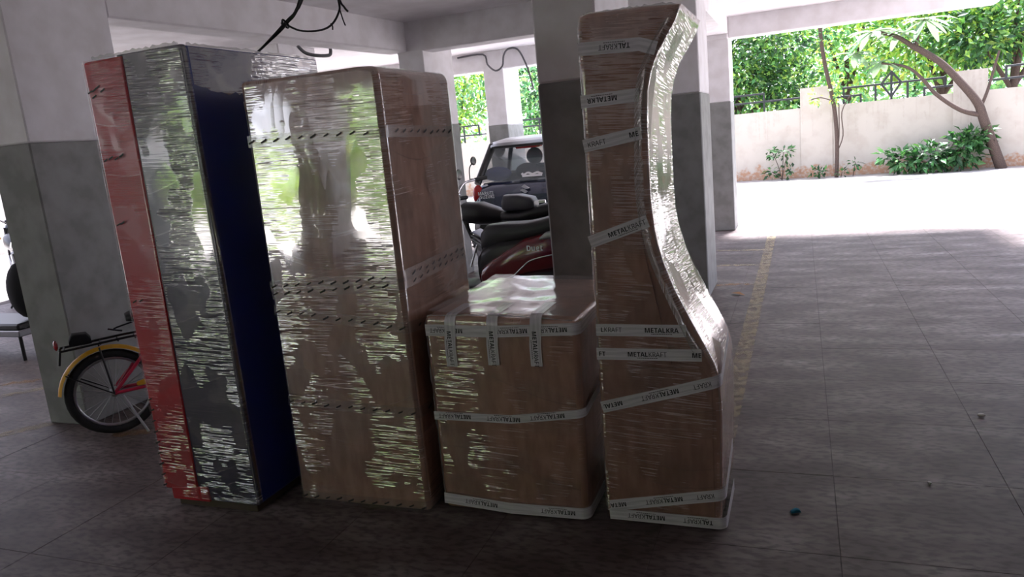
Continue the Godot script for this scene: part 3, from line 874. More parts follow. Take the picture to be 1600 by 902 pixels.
func build_packages() -> void:
	# ---- 1: blue and red cabinet
	var p1 := thing("wrapped_cabinet", "tall navy and red cabinet in clear stretch film, beside the bicycle", "package")
	var g := Geo.new()
	g.profile(round_poly([Vector2(-2.50, 0.035), Vector2(-2.168, 0.035), Vector2(-2.168, 1.925), Vector2(-2.50, 1.925)], [0.0, 0.012, 0.012, 0.0]), -2.36, -2.34, 0.004, Vector2(0.3, 0.1), 0.05)
	part("front_panel", g, M.navy, p1)
	g = Geo.new()
	g.profile(round_poly([Vector2(-2.645, 0.035), Vector2(-2.165, 0.035), Vector2(-2.165, 1.922), Vector2(-2.645, 1.922)], [0.012, 0.02, 0.012, 0.012]), -3.2, -2.352, 0.01, Vector2(0.1, 0.7), -0.04)
	part("body", g, M.blue, p1)
	g = Geo.new()
	g.profile(round_poly([Vector2(-2.680, 0.075), Vector2(-2.492, 0.075), Vector2(-2.470, 1.918), Vector2(-2.680, 1.918)], [0.012, 0.0, 0.0, 0.02]), -2.60, -2.333, 0.012, Vector2(0.75, 0.45), 0.03)
	part("red_panel", g, M.red, p1)
	g = Geo.new()
	g.profile(round_poly([Vector2(-2.640, 0.030), Vector2(-2.430, 0.030), Vector2(-2.436, 0.100), Vector2(-2.640, 0.085)], [0.01, 0.01, 0.01, 0.0]), -2.5, -2.330, 0.006, Vector2(0.2, 0.4))
	part("red_foot_flap", g, M.red, p1)
	g = Geo.new()
	g.profile(round_poly([Vector2(-2.62, 0.0), Vector2(-2.19, 0.0), Vector2(-2.19, 0.036), Vector2(-2.62, 0.036)], [0.004, 0.004, 0.004, 0.004]), -3.17, -2.345, 0.004)
	part("pallet_base", g, M.pallet, p1)
	fin(p1, [Vector3(-2.170, 0.06, -2.330), Vector3(-2.170, 0.7, -2.330), Vector3(-2.170, 1.3, -2.330), Vector3(-2.168, 1.90, -2.330)], Vector3(0.35, 0, 0.94).normalized(), 0.004, 5)
	fin(p1, [Vector3(-2.640, 1.926, -2.345), Vector3(-2.4, 1.928, -2.345), Vector3(-2.19, 1.927, -2.345)], Vector3.UP, 0.014, 6)
	fin(p1, [Vector3(-2.168, 1.924, -2.36), Vector3(-2.168, 1.926, -2.7), Vector3(-2.168, 1.922, -3.18)], Vector3(0.3, 0.95, 0).normalized(), 0.010, 7)
	shell(p1, round_poly([Vector2(-2.682, 0.05), Vector2(-2.486, 0.040), Vector2(-2.467, 1.922), Vector2(-2.682, 1.920)], [0.02, 0.0, 0.0, 0.02]), -2.62, -2.329, 0.012, M.wrap_r, Vector2(0.3, 0.1), 0.05)
	shell(p1, round_poly([Vector2(-2.480, 0.038), Vector2(-2.168, 0.035), Vector2(-2.168, 1.925), Vector2(-2.462, 1.922)], [0.0, 0.02, 0.02, 0.0]), -3.2, -2.332, 0.012, M.wrap_a, Vector2(0.3, 0.1), 0.05)
	# extra turns of film round the top
	g = Geo.new()
	var nb := noise(0.5, 3, 55)
	for i in 40:
		var za := -2.365 - 0.0206 * i; var zb := za - 0.0206
		var ya := 1.775 + 0.02 * nb.get_noise_1d(i * 1.3) - 0.03 * sin(i * 0.16); var yb := 1.775 + 0.02 * nb.get_noise_1d((i + 1) * 1.3) - 0.03 * sin((i + 1) * 0.16)
		for dx in [0.0, 0.001]:
			g.flat([Vector3(-2.1645 + dx, ya, za), Vector3(-2.1645 + dx, yb, zb), Vector3(-2.1645 + dx, 1.916, zb), Vector3(-2.1645 + dx, 1.916, za)], Vector3(1, 0, 0))
	part("film_band", g, M.wrap_a, p1)
	var mk := []; var mn := []
	for q in [[-2.658, 1.80], [-2.635, 1.805], [-2.612, 1.815], [-2.590, 1.80], [-2.64, 1.78], [-2.645, 1.528], [-2.615, 1.535], [-2.585, 1.53], [-2.557, 1.54], [-2.643, 1.264], [-2.62, 1.27], [-2.637, 0.936], [-2.60, 0.94]]:
		mk.append(Vector3(q[0], q[1], -2.326)); mn.append(Vector3(0, 0, 1))
	for k in 9:
		mk.append(Vector3(-2.658 - 0.001 * k, 0.50 - k * 0.05, -2.326)); mn.append(Vector3(0, 0, 1))
	marks(p1, mk, mn, 0.026)

	# ---- 2: tall carton
	var p2 := thing("wrapped_carton", "tall brown cardboard carton in film with dark-printed clear tape bands", "package")
	g = Geo.new()
	g.profile(round_poly([Vector2(-2.068, 0.0), Vector2(-1.432, 0.0), Vector2(-1.432, 1.765), Vector2(-1.52, 1.772), Vector2(-2.045, 1.772), Vector2(-2.05, 0.9)], [0.026, 0.03, 0.05, 0.03, 0.03, 0.3]), -3.09, -2.485, 0.022, Vector2(0.0, 0.25), 0.03)
	part("carton", g, M.card, p2)
	g = Geo.new()
	g.profile(round_poly([Vector2(-2.044, 1.66), Vector2(-1.44, 1.66), Vector2(-1.44, 1.766), Vector2(-2.044, 1.774)], [0.0, 0.02, 0.04, 0.022]), -3.0, -2.480, 0.012, Vector2(0.4, 0.8))
	part("top_flap", g, M.card, p2)
	shell(p2, round_poly([Vector2(-2.068, 0.0), Vector2(-1.432, 0.0), Vector2(-1.432, 1.765), Vector2(-1.52, 1.774), Vector2(-2.045, 1.776), Vector2(-2.05, 0.9)], [0.026, 0.03, 0.05, 0.03, 0.03, 0.3]), -3.09, -2.479, 0.022, M.wrap_b, Vector2(2.5, 0.0), 0.03)
	marked_tape(p2, Vector2(-2.046, 1.544), Vector2(-1.45, 1.530), -2.4755, -1.4285, 0.55)
	marked_tape(p2, Vector2(-2.048, 0.957), Vector2(-1.45, 0.981), -2.4755, -1.4285, 0.55)
	marked_tape(p2, Vector2(-2.046, 0.925), Vector2(-1.45, 0.953), -2.4755, -1.4285, 0.55)
	marked_tape(p2, Vector2(-2.048, 0.857), Vector2(-1.45, 0.783), -2.4755, -1.4285, 0.55)
	marked_tape(p2, Vector2(-2.050, 0.461), Vector2(-1.45, 0.431), -2.4755, -1.4285, 0.30)
	marked_tape(p2, Vector2(-2.055, 0.026), Vector2(-1.45, 0.028), -2.4755, -1.4285, 0.20)
	fin(p2, [Vector3(-1.437, 0.1, -2.49), Vector3(-1.437, 0.9, -2.489), Vector3(-1.437, 1.64, -2.49)], Vector3(0.6, 0, 0.8).normalized(), 0.006, 8)
	fin(p2, [Vector3(-2.055, 0.05, -2.49), Vector3(-2.045, 0.9, -2.49), Vector3(-2.045, 1.70, -2.49)], Vector3(-0.8, 0, 0.6).normalized(), 0.005, 9)

	# ---- 3: short carton
	var p3 := thing("wrapped_carton", "short square brown carton with three vertical strips of lettered tape", "package")
	g = Geo.new()
	g.profile(round_poly([Vector2(-1.392, 0.0), Vector2(-0.785, 0.0), Vector2(-0.765, 0.790), Vector2(-1.392, 0.815)], [0.03, 0.03, 0.04, 0.035]), -3.30, -2.535, 0.024, Vector2(0.55, 0.1), 0.05)
	part("carton", g, M.card, p3)
	shell(p3, round_poly([Vector2(-1.392, 0.0), Vector2(-0.785, 0.0), Vector2(-0.765, 0.790), Vector2(-1.392, 0.815)], [0.03, 0.03, 0.04, 0.035]), -3.30, -2.535, 0.024, M.wrap_c, Vector2(0.55, 0.1), 0.05)
	var W := 0.046
	var Z3 := -2.532
	tape_on(p3, [Vector2(-1.385, 0.758), Vector2(-1.100, 0.752), Vector2(-0.80, 0.762)], Z3, W, 0.35, -0.763, [["METALKRAFT", Vector2(-1.295, 0.756), true], ["METALKRAFT", Vector2(-1.03, 0.754), true], ["METALKRAFT", Vector2(-0.875, 0.759), true]], M.tape)
	for a in [[-1.284, 0.611, -1.276], [-1.107, 0.620, -1.100], [-0.934, 0.619, -0.925]]:
		var gt := Geo.new()
		var zz := Z3 + 0.0035
		var P := [Vector3(a[0], a[1], zz), Vector3(a[0], 0.70, zz), Vector3(a[2], 0.776, zz)]
		var N := [Vector3(0, 0, 1), Vector3(0, 0, 1), Vector3(0, 0, 1)]
		for k in range(1, 5):
			var an := PI * 0.5 * k / 4
			P.append(Vector3(a[2], 0.776 + 0.040 * sin(an), zz - 0.034 + 0.034 * cos(an))); N.append(Vector3(0, sin(an), cos(an)))
		P.append(Vector3(a[2], 0.818, zz - 0.20)); N.append(Vector3.UP)
		gt.ribbon(P, N, W)
		var o := part("lettered_tape", gt, M.tape, p3)
		word(o, "METALKRAFT", Vector3(a[0], 0.685, zz + 0.0014), Vector3(0, -1, 0), Vector3(0, 0, 1), Vector3(1, 0, 0))
	tape_on(p3, [Vector2(-1.388, 0.406), Vector2(-1.058, 0.404), Vector2(-0.80, 0.436)], Z3, 0.034, 0.35, -0.770, [["METALKRAFT", Vector2(-1.297, 0.406), true], ["METALKRAFT", Vector2(-1.09, 0.404), true], ["METALKRAFT", Vector2(-0.91, 0.422), true]], M.tape, "lettered_tape", 0.006)
	tape_on(p3, [Vector2(-1.386, 0.050), Vector2(-1.097, 0.030), Vector2(-0.81, 0.034)], Z3, W, 0.30, -0.780, [["METALKRAFT", Vector2(-1.222, 0.040), true], ["METALKRAFT", Vector2(-0.90, 0.033), true]], M.tape, "lettered_tape", 0.006)
	fin(p3, [Vector3(-1.38, 0.81, -2.55), Vector3(-1.1, 0.812, -2.545), Vector3(-0.79, 0.79, -2.55)], Vector3(0, 0.7, 0.7).normalized(), 0.010, 10)
	fin(p3, [Vector3(-1.390, 0.05, -2.545), Vector3(-1.390, 0.5, -2.545), Vector3(-1.388, 0.79, -2.545)], Vector3(-0.7, 0, 0.7).normalized(), 0.006, 11)
	# loose film sheet pulled over the top
	var fg := Geo.new()
	var nz := noise(3.2, 3, 77)
	var rows := []
	for i in 19:
		var row := []
		for j in 15:
			var x := lerpf(-1.38, -0.775, j / 14.0); var z := lerpf(-3.28, -2.55, i / 18.0)
			row.append(Vector3(x, 0.817 - 0.022 * (x + 1.38) / 0.6 + 0.008 * nz.get_noise_2d(x * 2.0, z * 2.0) + 0.012, z))
		rows.append(row)
	for i in 19:
		for j in 15:
			var dx: Vector3 = rows[i][min(j + 1, 14)] - rows[i][max(j - 1, 0)]; var dz: Vector3 = rows[min(i + 1, 18)][j] - rows[max(i - 1, 0)][j]
			fg.vert(rows[i][j], dz.cross(dx).normalized(), Vector2(rows[i][j].x, rows[i][j].z))
	for i in 18:
		for j in 14: fg.quad_i(i * 15 + j, i * 15 + j + 1, (i + 1) * 15 + j + 1, (i + 1) * 15 + j)
	part("film_cover", fg, M.film, p3)

	# ---- 4: curved package
	var p4 := thing("wrapped_carton", "tall curved brown package with narrow neck and flared foot, lettered tape", "package")
	var C4 := [Vector2(-0.697, 1.80), Vector2(-0.690, 1.838), Vector2(-0.660, 1.845), Vector2(-0.482, 1.842), Vector2(-0.352, 1.832), Vector2(-0.372, 1.785), Vector2(-0.405, 1.735), Vector2(-0.438, 1.684), Vector2(-0.460, 1.630), Vector2(-0.474, 1.57), Vector2(-0.481, 1.48), Vector2(-0.483, 1.387), Vector2(-0.484, 1.30), Vector2(-0.484, 1.21), Vector2(-0.479, 1.126), Vector2(-0.470, 1.06), Vector2(-0.452, 0.985), Vector2(-0.423, 0.900), Vector2(-0.396, 0.84), Vector2(-0.371, 0.785), Vector2(-0.346, 0.732), Vector2(-0.318, 0.675), Vector2(-0.295, 0.625), Vector2(-0.281, 0.575), Vector2(-0.277, 0.50), Vector2(-0.278, 0.40), Vector2(-0.284, 0.22), Vector2(-0.290, 0.08), Vector2(-0.293, 0.03), Vector2(-0.304, 0.004), Vector2(-0.33, 0.0), Vector2(-0.70, 0.0), Vector2(-0.716, 0.01), Vector2(-0.720, 0.06), Vector2(-0.713, 0.416), Vector2(-0.704, 1.022), Vector2(-0.699, 1.471)]
	var prof := PackedVector2Array()
	for i in C4.size():
		prof.append(C4[i]); prof.append(C4[i].lerp(C4[(i + 1) % C4.size()], 0.5))
	g = Geo.new()
	g.profile(prof, -3.10, -2.575, 0.020, Vector2(0.2, 0.3), 0.08)
	part("carton", g, M.card, p4)
	# sheets of cardboard laid on its front
	for s in [[[Vector2(-0.694, 1.715), Vector2(-0.47, 1.70), Vector2(-0.375, 1.822), Vector2(-0.685, 1.832)], 0.006], [[Vector2(-0.690, 0.78), Vector2(-0.565, 0.78), Vector2(-0.525, 1.15), Vector2(-0.505, 1.60), Vector2(-0.69, 1.62)], 0.005], [[Vector2(-0.700, 0.62), Vector2(-0.44, 0.62), Vector2(-0.50, 0.95), Vector2(-0.53, 1.14), Vector2(-0.695, 1.10)], 0.009], [[Vector2(-0.71, 0.03), Vector2(-0.315, 0.03), Vector2(-0.305, 0.56), Vector2(-0.335, 0.615), Vector2(-0.708, 0.60)], 0.006]]:
		g = Geo.new()
		g.profile(round_poly(s[0], [0.0, 0.01, 0.01, 0.01, 0.0]), -2.585, -2.575 + s[1], 0.003, Vector2(rng.randf(), rng.randf()), 0.08)
		part("cardboard_sheet", g, M.card, p4)
	shell(p4, prof, -3.10, -2.566, 0.020, M.wrap_d, Vector2(0.2, 0.3), 0.08)
	var Z4 := -2.563
	var T := [
		[[Vector2(-0.696, 1.731), Vector2(-0.489, 1.722), Vector2(-0.435, 1.702)], [["TALKRAFT", Vector2(-0.572, 1.726), true]], 0.0],
		[[Vector2(-0.700, 1.558), Vector2(-0.500, 1.562)], [["METALKR", Vector2(-0.625, 1.560), true]], 0.0],
		[[Vector2(-0.702, 1.409), Vector2(-0.500, 1.437)], [["KRAFT", Vector2(-0.655, 1.415), false], ["ME", Vector2(-0.525, 1.434), false]], 0.0],
		[[Vector2(-0.705, 1.073), Vector2(-0.495, 1.139)], [["METALKRAFT", Vector2(-0.570, 1.115), false]], 0.0],
		[[Vector2(-0.706, 0.752), Vector2(-0.385, 0.748)], [["LKRAFT", Vector2(-0.650, 0.752), false], ["METALKRA", Vector2(-0.470, 0.750), false]], 0.0],
		[[Vector2(-0.710, 0.662), Vector2(-0.335, 0.660)], [["FT", Vector2(-0.690, 0.662), false], ["METALKRAFT", Vector2(-0.526, 0.661), false], ["ME", Vector2(-0.352, 0.660), false]], 0.0],
		[[Vector2(-0.705, 0.455), Vector2(-0.30, 0.560)], [["METAL", Vector2(-0.662, 0.467), true], ["METALKRAFT", Vector2(-0.488, 0.512), true], ["KRAFT", Vector2(-0.338, 0.551), true]], 0.30],
		[[Vector2(-0.700, 0.060), Vector2(-0.31, 0.135)], [["META", Vector2(-0.668, 0.067), true], ["METALKRAFT", Vector2(-0.495, 0.100), true], ["KRAFT", Vector2(-0.345, 0.129), true]], 0.30],
		[[Vector2(-0.704, 0.028), Vector2(-0.31, 0.026)], [["METALKRAFT", Vector2(-0.565, 0.028), true], ["TALKRAFT", Vector2(-0.375, 0.027), true]], 0.30]]
	for t in T:
		tape_on(p4, t[0], Z4, 0.044, t[2], -0.276, t[1], M.tape, "lettered_tape", 0.0015 if t[0][0].y != 0.060 else 0.003)
	fin(p4, [Vector3(-0.712, 0.03, -2.59), Vector3(-0.708, 0.42, -2.59), Vector3(-0.700, 1.02, -2.59), Vector3(-0.695, 1.47, -2.59), Vector3(-0.693, 1.78, -2.59)], Vector3(-0.95, 0, 0.3).normalized(), 0.012, 12)
	fin(p4, [Vector3(-0.68, 1.842, -2.60), Vector3(-0.52, 1.843, -2.60), Vector3(-0.37, 1.833, -2.60)], Vector3(0, 1, 0), 0.012, 13)
	var fr := []
	for q in [[-0.354, 1.82], [-0.438, 1.684], [-0.474, 1.57], [-0.483, 1.35], [-0.479, 1.126], [-0.423, 0.90], [-0.346, 0.732], [-0.284, 0.585], [-0.280, 0.4], [-0.290, 0.05]]: fr.append(Vector3(q[0] - 0.006, q[1], -2.58))
	fin(p4, fr, Vector3(0.5, 0, 0.85).normalized(), 0.003, 14)
	# film stretched slantwise over the inner bend, off the front edge
	var br := Geo.new()
	var A := smooth_path([Vector3(-0.41, 1.78, -2.556), Vector3(-0.50, 1.62, -2.556), Vector3(-0.525, 1.40, -2.557), Vector3(-0.53, 1.20, -2.557), Vector3(-0.50, 1.02, -2.557), Vector3(-0.44, 0.85, -2.557), Vector3(-0.36, 0.66, -2.560)], 6)
	var B := smooth_path([Vector3(-0.358, 1.82, -2.60), Vector3(-0.438, 1.66, -2.61), Vector3(-0.479, 1.40, -2.61), Vector3(-0.480, 1.20, -2.61), Vector3(-0.462, 1.03, -2.61), Vector3(-0.400, 0.85, -2.61), Vector3(-0.305, 0.65, -2.60)], 6)
	var nf := noise(0.6, 2, 99)
	var rr := []
	for i in A.size():
		var row := []
		for j in 7:
			var q: Vector3 = A[i].lerp(B[i], j / 6.0)
			var lift := 0.006 * sin(PI * j / 6.0) * (1.0 + 1.6 * nf.get_noise_2d(i * 0.9, j * 0.8))
			row.append(q + Vector3(0.6, 0, 0.8) * lift)
		rr.append(row)
	for i in rr.size():
		for j in 7:
			var du: Vector3 = rr[i][min(j + 1, 6)] - rr[i][max(j - 1, 0)]; var dv: Vector3 = rr[min(i + 1, rr.size() - 1)][j] - rr[max(i - 1, 0)][j]
			var nn := du.cross(dv).normalized()
			if nn.z < 0: nn = -nn
			br.vert(rr[i][j], nn, Vector2(j * 0.02, i * 0.03 + j * 0.02))
	for i in rr.size() - 1:
		for j in 6: br.quad_i(i * 7 + j, i * 7 + j + 1, (i + 1) * 7 + j + 1, (i + 1) * 7 + j)
	part("film_web", br, M.wrap_web, p4)

# ------------------------------------------------------------------ vehicles
func wheel(parent: Node, c: Vector3, R: float, tr: float, spokes: int, tyre: Material, rimm: Material, hub_r := 0.03) -> void:
	var g := Geo.new()
	g.torus(c, Vector3(0, 0, 1), R - tr, tr, 36, 10)
	var w := part("wheel", g, tyre, parent)
	g = Geo.new()
	g.torus(c, Vector3(0, 0, 1), R - tr * 2.1, tr * 0.45, 36, 8)
	part("rim", g, rimm, w)
	g = Geo.new()
	g.lathe([Vector2(0.001, -0.05), Vector2(hub_r, -0.05), Vector2(hub_r, -0.02), Vector2(hub_r * 0.7, 0.0), Vector2(hub_r, 0.02), Vector2(hub_r, 0.05), Vector2(0.001, 0.05)], 16, Transform3D(Basis(Vector3.RIGHT, PI / 2), c))
	part("hub", g, rimm, w)
	g = Geo.new()
	for k in spokes:
		var a := TAU * k / spokes
		var s := 0.03 if k % 2 == 0 else -0.03
		var q := a + (0.25 if (k / 2) % 2 == 0 else -0.25)
		g.tube([c + Vector3(cos(q) * hub_r, sin(q) * hub_r, s), c + Vector3(cos(a), sin(a), 0) * (R - tr * 2.1)], 0.0018 if spokes > 8 else 0.014, 5, false)
	part("spokes", g, rimm, w).set_meta("kind", "stuff")
func ell(c: Vector3, r: Vector3, m := 12, k := 18) -> Geo:
	var g := Geo.new()
	var rings := []
	for i in m + 1:
		var a := -PI * 0.5 + PI * i / m
		var ring := []
		for j in k:
			var b := TAU * j / k
			ring.append(c + Vector3(sin(a) * r.x, cos(b) * max(cos(a), 0.02) * r.y, sin(b) * max(cos(a), 0.02) * r.z))
		rings.append(ring)
	g.loft(rings)
	return g
func ring_sq(x: float, y0: float, y1: float, w: float, p := 0.5, k := 20) -> Array:
	# rounded section across local x
	var r := []
	for j in k:
		var a := TAU * j / k
		var cx := signf(cos(a)) * pow(absf(cos(a)), p); var cy := signf(sin(a)) * pow(absf(sin(a)), p)
		r.append(Vector3(x, (y0 + y1) * 0.5 + cy * (y1 - y0) * 0.5, cx * w))
	return r
func body(sections: Array, p := 0.5) -> Geo:   # sections: [x, y0, y1, halfwidth]
	var rings := []
	for s in sections: rings.append(ring_sq(s[0], s[1], s[2], s[3], p))
	var g := Geo.new()
	g.loft(rings)
	return g
func pipe(parent: Node, called: String, pts: Array, r, m: Material, k := 4) -> MeshInstance3D:
	var g := Geo.new()
	g.tube(smooth_path(pts, k) if pts.size() > 2 else pts, r, 8)
	return part(called, g, m, parent)
func motorcycle(label: String, at: Vector3, turn: float, paint: Material) -> Node3D:
	var t := thing("motorcycle", label, "motorcycle", at, turn)
	wheel(t, Vector3(0, 0.30, 0), 0.30, 0.05, 6, M.tyre, M.alu, 0.06)
	wheel(t, Vector3(1.28, 0.30, 0), 0.30, 0.042, 6, M.tyre, M.alu, 0.06)
	for s in [-1.0, 1.0]:
		pipe(t, "fork_tube", [Vector3(1.28, 0.30, s * 0.09), Vector3(1.02, 0.98, s * 0.09)], 0.02, M.chrome)
		pipe(t, "swingarm", [Vector3(0, 0.30, s * 0.09), Vector3(0.45, 0.38, s * 0.07)], 0.02, M.black)
		pipe(t, "shock_absorber", [Vector3(0.05, 0.33, s * 0.12), Vector3(0.16, 0.68, s * 0.12)], 0.03, M.chrome)
		pipe(t, "handlebar", [Vector3(1.0, 1.0, s * 0.03), Vector3(0.98, 1.08, s * 0.14), Vector3(0.92, 1.10, s * 0.24), Vector3(0.84, 1.11, s * 0.37)], 0.013, M.chrome)
		pipe(t, "grip", [Vector3(0.905, 1.103, s * 0.265), Vector3(0.83, 1.112, s * 0.385)], 0.02, M.rubber)
		pipe(t, "brake_lever", [Vector3(0.94, 1.10, s * 0.25), Vector3(0.98, 1.11, s * 0.32), Vector3(0.93, 1.10, s * 0.40)], 0.006, M.black)
		var mr := pipe(t, "mirror", [Vector3(0.94, 1.11, s * 0.22), Vector3(0.95, 1.22, s * 0.26), Vector3(0.93, 1.27, s * 0.30)], 0.006, M.black)
		part("mirror_glass", ell(Vector3(0.93, 1.29, s * 0.33), Vector3(0.015, 0.045, 0.07)), M.black, mr)
		part("indicator", ell(Vector3(1.08, 0.84, s * 0.17), Vector3(0.03, 0.02, 0.03), 8, 10), M.yellow, t)
	part("engine", body([[0.40, 0.28, 0.50, 0.10], [0.48, 0.24, 0.56, 0.13], [0.66, 0.24, 0.60, 0.14], [0.80, 0.28, 0.56, 0.10]], 0.6), M.alu, t)
	var fins := Geo.new()
	for k in 5: fins.box(Vector3(0.76, 0.44 + k * 0.035, 0), Vector3(0.18, 0.012, 0.24), 0.002, Basis(Vector3(0, 0, 1), 0.5))
	part("cylinder_fins", fins, M.alu, t)
	pipe(t, "frame", [Vector3(1.02, 0.95, 0), Vector3(0.86, 0.5, 0), Vector3(0.76, 0.27, 0), Vector3(0.45, 0.28, 0), Vector3(0.38, 0.6, 0), Vector3(0.0, 0.74, 0)], 0.022, M.black)
	pipe(t, "exhaust", [Vector3(0.82, 0.5, 0.10), Vector3(0.86, 0.32, 0.14), Vector3(0.7, 0.22, 0.15), Vector3(0.3, 0.24, 0.16), Vector3(-0.28, 0.34, 0.17)], [0.018, 0.018, 0.02, 0.02, 0.02, 0.022, 0.025, 0.028, 0.032, 0.04, 0.044, 0.045, 0.045, 0.045, 0.045, 0.045, 0.04], M.chrome)
	part("fuel_tank", body([[0.50, 0.70, 0.80, 0.07], [0.58, 0.68, 0.84, 0.12], [0.74, 0.68, 0.90, 0.15], [0.90, 0.70, 0.91, 0.14], [0.99, 0.76, 0.87, 0.08]], 0.75), paint, t)
	part("seat", body([[-0.22, 0.80, 0.86, 0.08], [-0.15, 0.76, 0.88, 0.12], [0.1, 0.72, 0.85, 0.13], [0.32, 0.70, 0.79, 0.14], [0.52, 0.70, 0.80, 0.10]], 0.7), M.seat, t)
	part("side_panel", body([[0.06, 0.50, 0.66, 0.10], [0.2, 0.46, 0.72, 0.13], [0.42, 0.48, 0.72, 0.12]], 0.7), paint, t)
	part("tail", body([[-0.34, 0.74, 0.80, 0.06], [-0.26, 0.70, 0.82, 0.09], [0.05, 0.66, 0.76, 0.11]], 0.7), paint, t)
	part("tail_lamp", ell(Vector3(-0.35, 0.77, 0), Vector3(0.025, 0.03, 0.06), 8, 12), M.lensred, t)
	pipe(t, "grab_rail", [Vector3(0.02, 0.78, 0.13), Vector3(-0.25, 0.86, 0.12), Vector3(-0.32, 0.88, 0), Vector3(-0.25, 0.86, -0.12), Vector3(0.02, 0.78, -0.13)], 0.012, M.chrome)
	var hl := part("headlamp", ell(Vector3(1.10, 0.92, 0), Vector3(0.09, 0.10, 0.10)), paint, t)
	part("lens", ell(Vector3(1.17, 0.92, 0), Vector3(0.03, 0.08, 0.085)), M.lens, hl)
	part("instrument", ell(Vector3(1.02, 1.04, 0), Vector3(0.05, 0.04, 0.08)), M.black, t)
	for w in [[Vector3(1.28, 0.30, 0), 0.35, 0.2, 2.4], [Vector3(0, 0.30, 0), 0.36, 0.9, 3.2]]:
		var g := Geo.new()
		var rings := []
		for k in 13:
			var a := lerpf(w[2], w[3], k / 12.0)
			var d := Vector3(cos(a), sin(a), 0)
			var ring := []
			for j in 7:
				var q := lerpf(-1.0, 1.0, j / 6.0)
				ring.append(w[0] + d * (w[1] - 0.03 * q * q) + Vector3(0, 0, q * 0.065))
			rings.append(ring)
		g.loft(rings, false, false)
		part("mudguard", g, M.black, t)
	pipe(t, "side_stand", [Vector3(0.5, 0.28, -0.1), Vector3(0.42, 0.01, -0.24)], 0.012, M.black)
	return t
func scooter(label: String, at: Vector3, turn: float) -> Node3D:
	var t := thing("scooter", label, "scooter", at, turn)
	wheel(t, Vector3(0, 0.215, 0), 0.215, 0.05, 5, M.tyre, M.alu, 0.05)
	wheel(t, Vector3(1.24, 0.215, 0), 0.215, 0.05, 5, M.tyre, M.alu, 0.05)
	# rear bodywork, sloping down to the footboard
	part("body_panel", body([[-0.42, 0.60, 0.68, 0.06], [-0.36, 0.52, 0.73, 0.12], [-0.2, 0.42, 0.74, 0.18], [0.0, 0.37, 0.72, 0.20], [0.2, 0.34, 0.67, 0.205], [0.36, 0.30, 0.60, 0.20], [0.50, 0.27, 0.52, 0.19], [0.60, 0.26, 0.45, 0.17], [0.64, 0.28, 0.38, 0.14]], 0.6), M.maroon, t)
	part("lower_cover", body([[-0.1, 0.16, 0.40, 0.13], [0.1, 0.14, 0.42, 0.17], [0.35, 0.16, 0.36, 0.17], [0.5, 0.2, 0.30, 0.15]], 0.6), M.black, t)
	part("seat", body([[-0.40, 0.74, 0.84, 0.08], [-0.32, 0.70, 0.865, 0.13], [-0.12, 0.68, 0.85, 0.15], [0.05, 0.66, 0.81, 0.155], [0.2, 0.64, 0.785, 0.155], [0.42, 0.60, 0.785, 0.14], [0.56, 0.55, 0.775, 0.12], [0.62, 0.52, 0.72, 0.09]], 0.55), M.seat, t)
	part("under_seat", body([[0.2, 0.42, 0.68, 0.16], [0.45, 0.38, 0.66, 0.165], [0.60, 0.32, 0.60, 0.15], [0.66, 0.28, 0.52, 0.11]], 0.6), M.black, t)
	part("footboard", body([[0.5, 0.22, 0.29, 0.17], [0.6, 0.21, 0.28, 0.19], [0.9, 0.21, 0.28, 0.19], [0.98, 0.24, 0.32, 0.17]], 0.4), M.black, t)
	part("front_apron", body([[0.92, 0.25, 0.42, 0.17], [0.97, 0.24, 0.72, 0.21], [1.02, 0.30, 0.90, 0.18], [1.10, 0.42, 0.92, 0.11], [1.13, 0.55, 0.85, 0.05]], 0.6), M.maroon, t)
	part("front_mudguard", body([[1.02, 0.36, 0.44, 0.06], [1.12, 0.42, 0.48, 0.08], [1.3, 0.44, 0.49, 0.08], [1.44, 0.34, 0.42, 0.07]], 0.6), M.maroon, t)
	var hd := part("handlebar_cowl", body([[0.90, 0.94, 1.02, 0.12], [0.98, 0.92, 1.06, 0.17], [1.08, 0.92, 1.05, 0.13], [1.12, 0.95, 1.02, 0.07]], 0.6), M.maroon, t)
	part("headlamp", ell(Vector3(1.10, 0.98, 0), Vector3(0.035, 0.05, 0.09)), M.lens, hd)
	for s in [-1.0, 1.0]:
		pipe(t, "fork", [Vector3(1.24, 0.215, s * 0.075), Vector3(1.02, 0.70, s * 0.06)], 0.018, M.black)
		pipe(t, "grip", [Vector3(0.98, 0.99, s * 0.17), Vector3(0.90, 0.99, s * 0.34)], 0.018, M.rubber)
		var mr := pipe(t, "mirror", [Vector3(0.97, 1.02, s * 0.2), Vector3(0.96, 1.14, s * 0.25), Vector3(0.95, 1.18, s * 0.28)], 0.006, M.black)
		part("mirror_glass", ell(Vector3(0.94, 1.20, s * 0.30), Vector3(0.015, 0.05, 0.07)), M.black, mr)
		pipe(t, "trim_strip", [Vector3(-0.25, 0.545, s * 0.19), Vector3(-0.02, 0.52, s * 0.206), Vector3(0.14, 0.485, s * 0.21), Vector3(0.22, 0.43, s * 0.212), Vector3(0.31, 0.36, s * 0.210), Vector3(0.40, 0.335, s * 0.205)], 0.006, M.chrome, 6)
		part("silver_flash", body([[-0.28, 0.66, 0.72, 0.006], [-0.15, 0.655, 0.735, 0.012], [0.0, 0.65, 0.71, 0.010], [0.06, 0.645, 0.665, 0.004]], 0.8), M.alu, t).position = Vector3(0, 0, s * 0.185)
	pipe(t, "grab_rail", [Vector3(-0.1, 0.76, 0.16), Vector3(-0.4, 0.86, 0.13), Vector3(-0.47, 0.88, 0), Vector3(-0.4, 0.86, -0.13), Vector3(-0.1, 0.76, -0.16)], 0.012, M.alu)
	part("tail_lamp", ell(Vector3(-0.42, 0.64, 0), Vector3(0.03, 0.04, 0.09)), M.lensred, t)
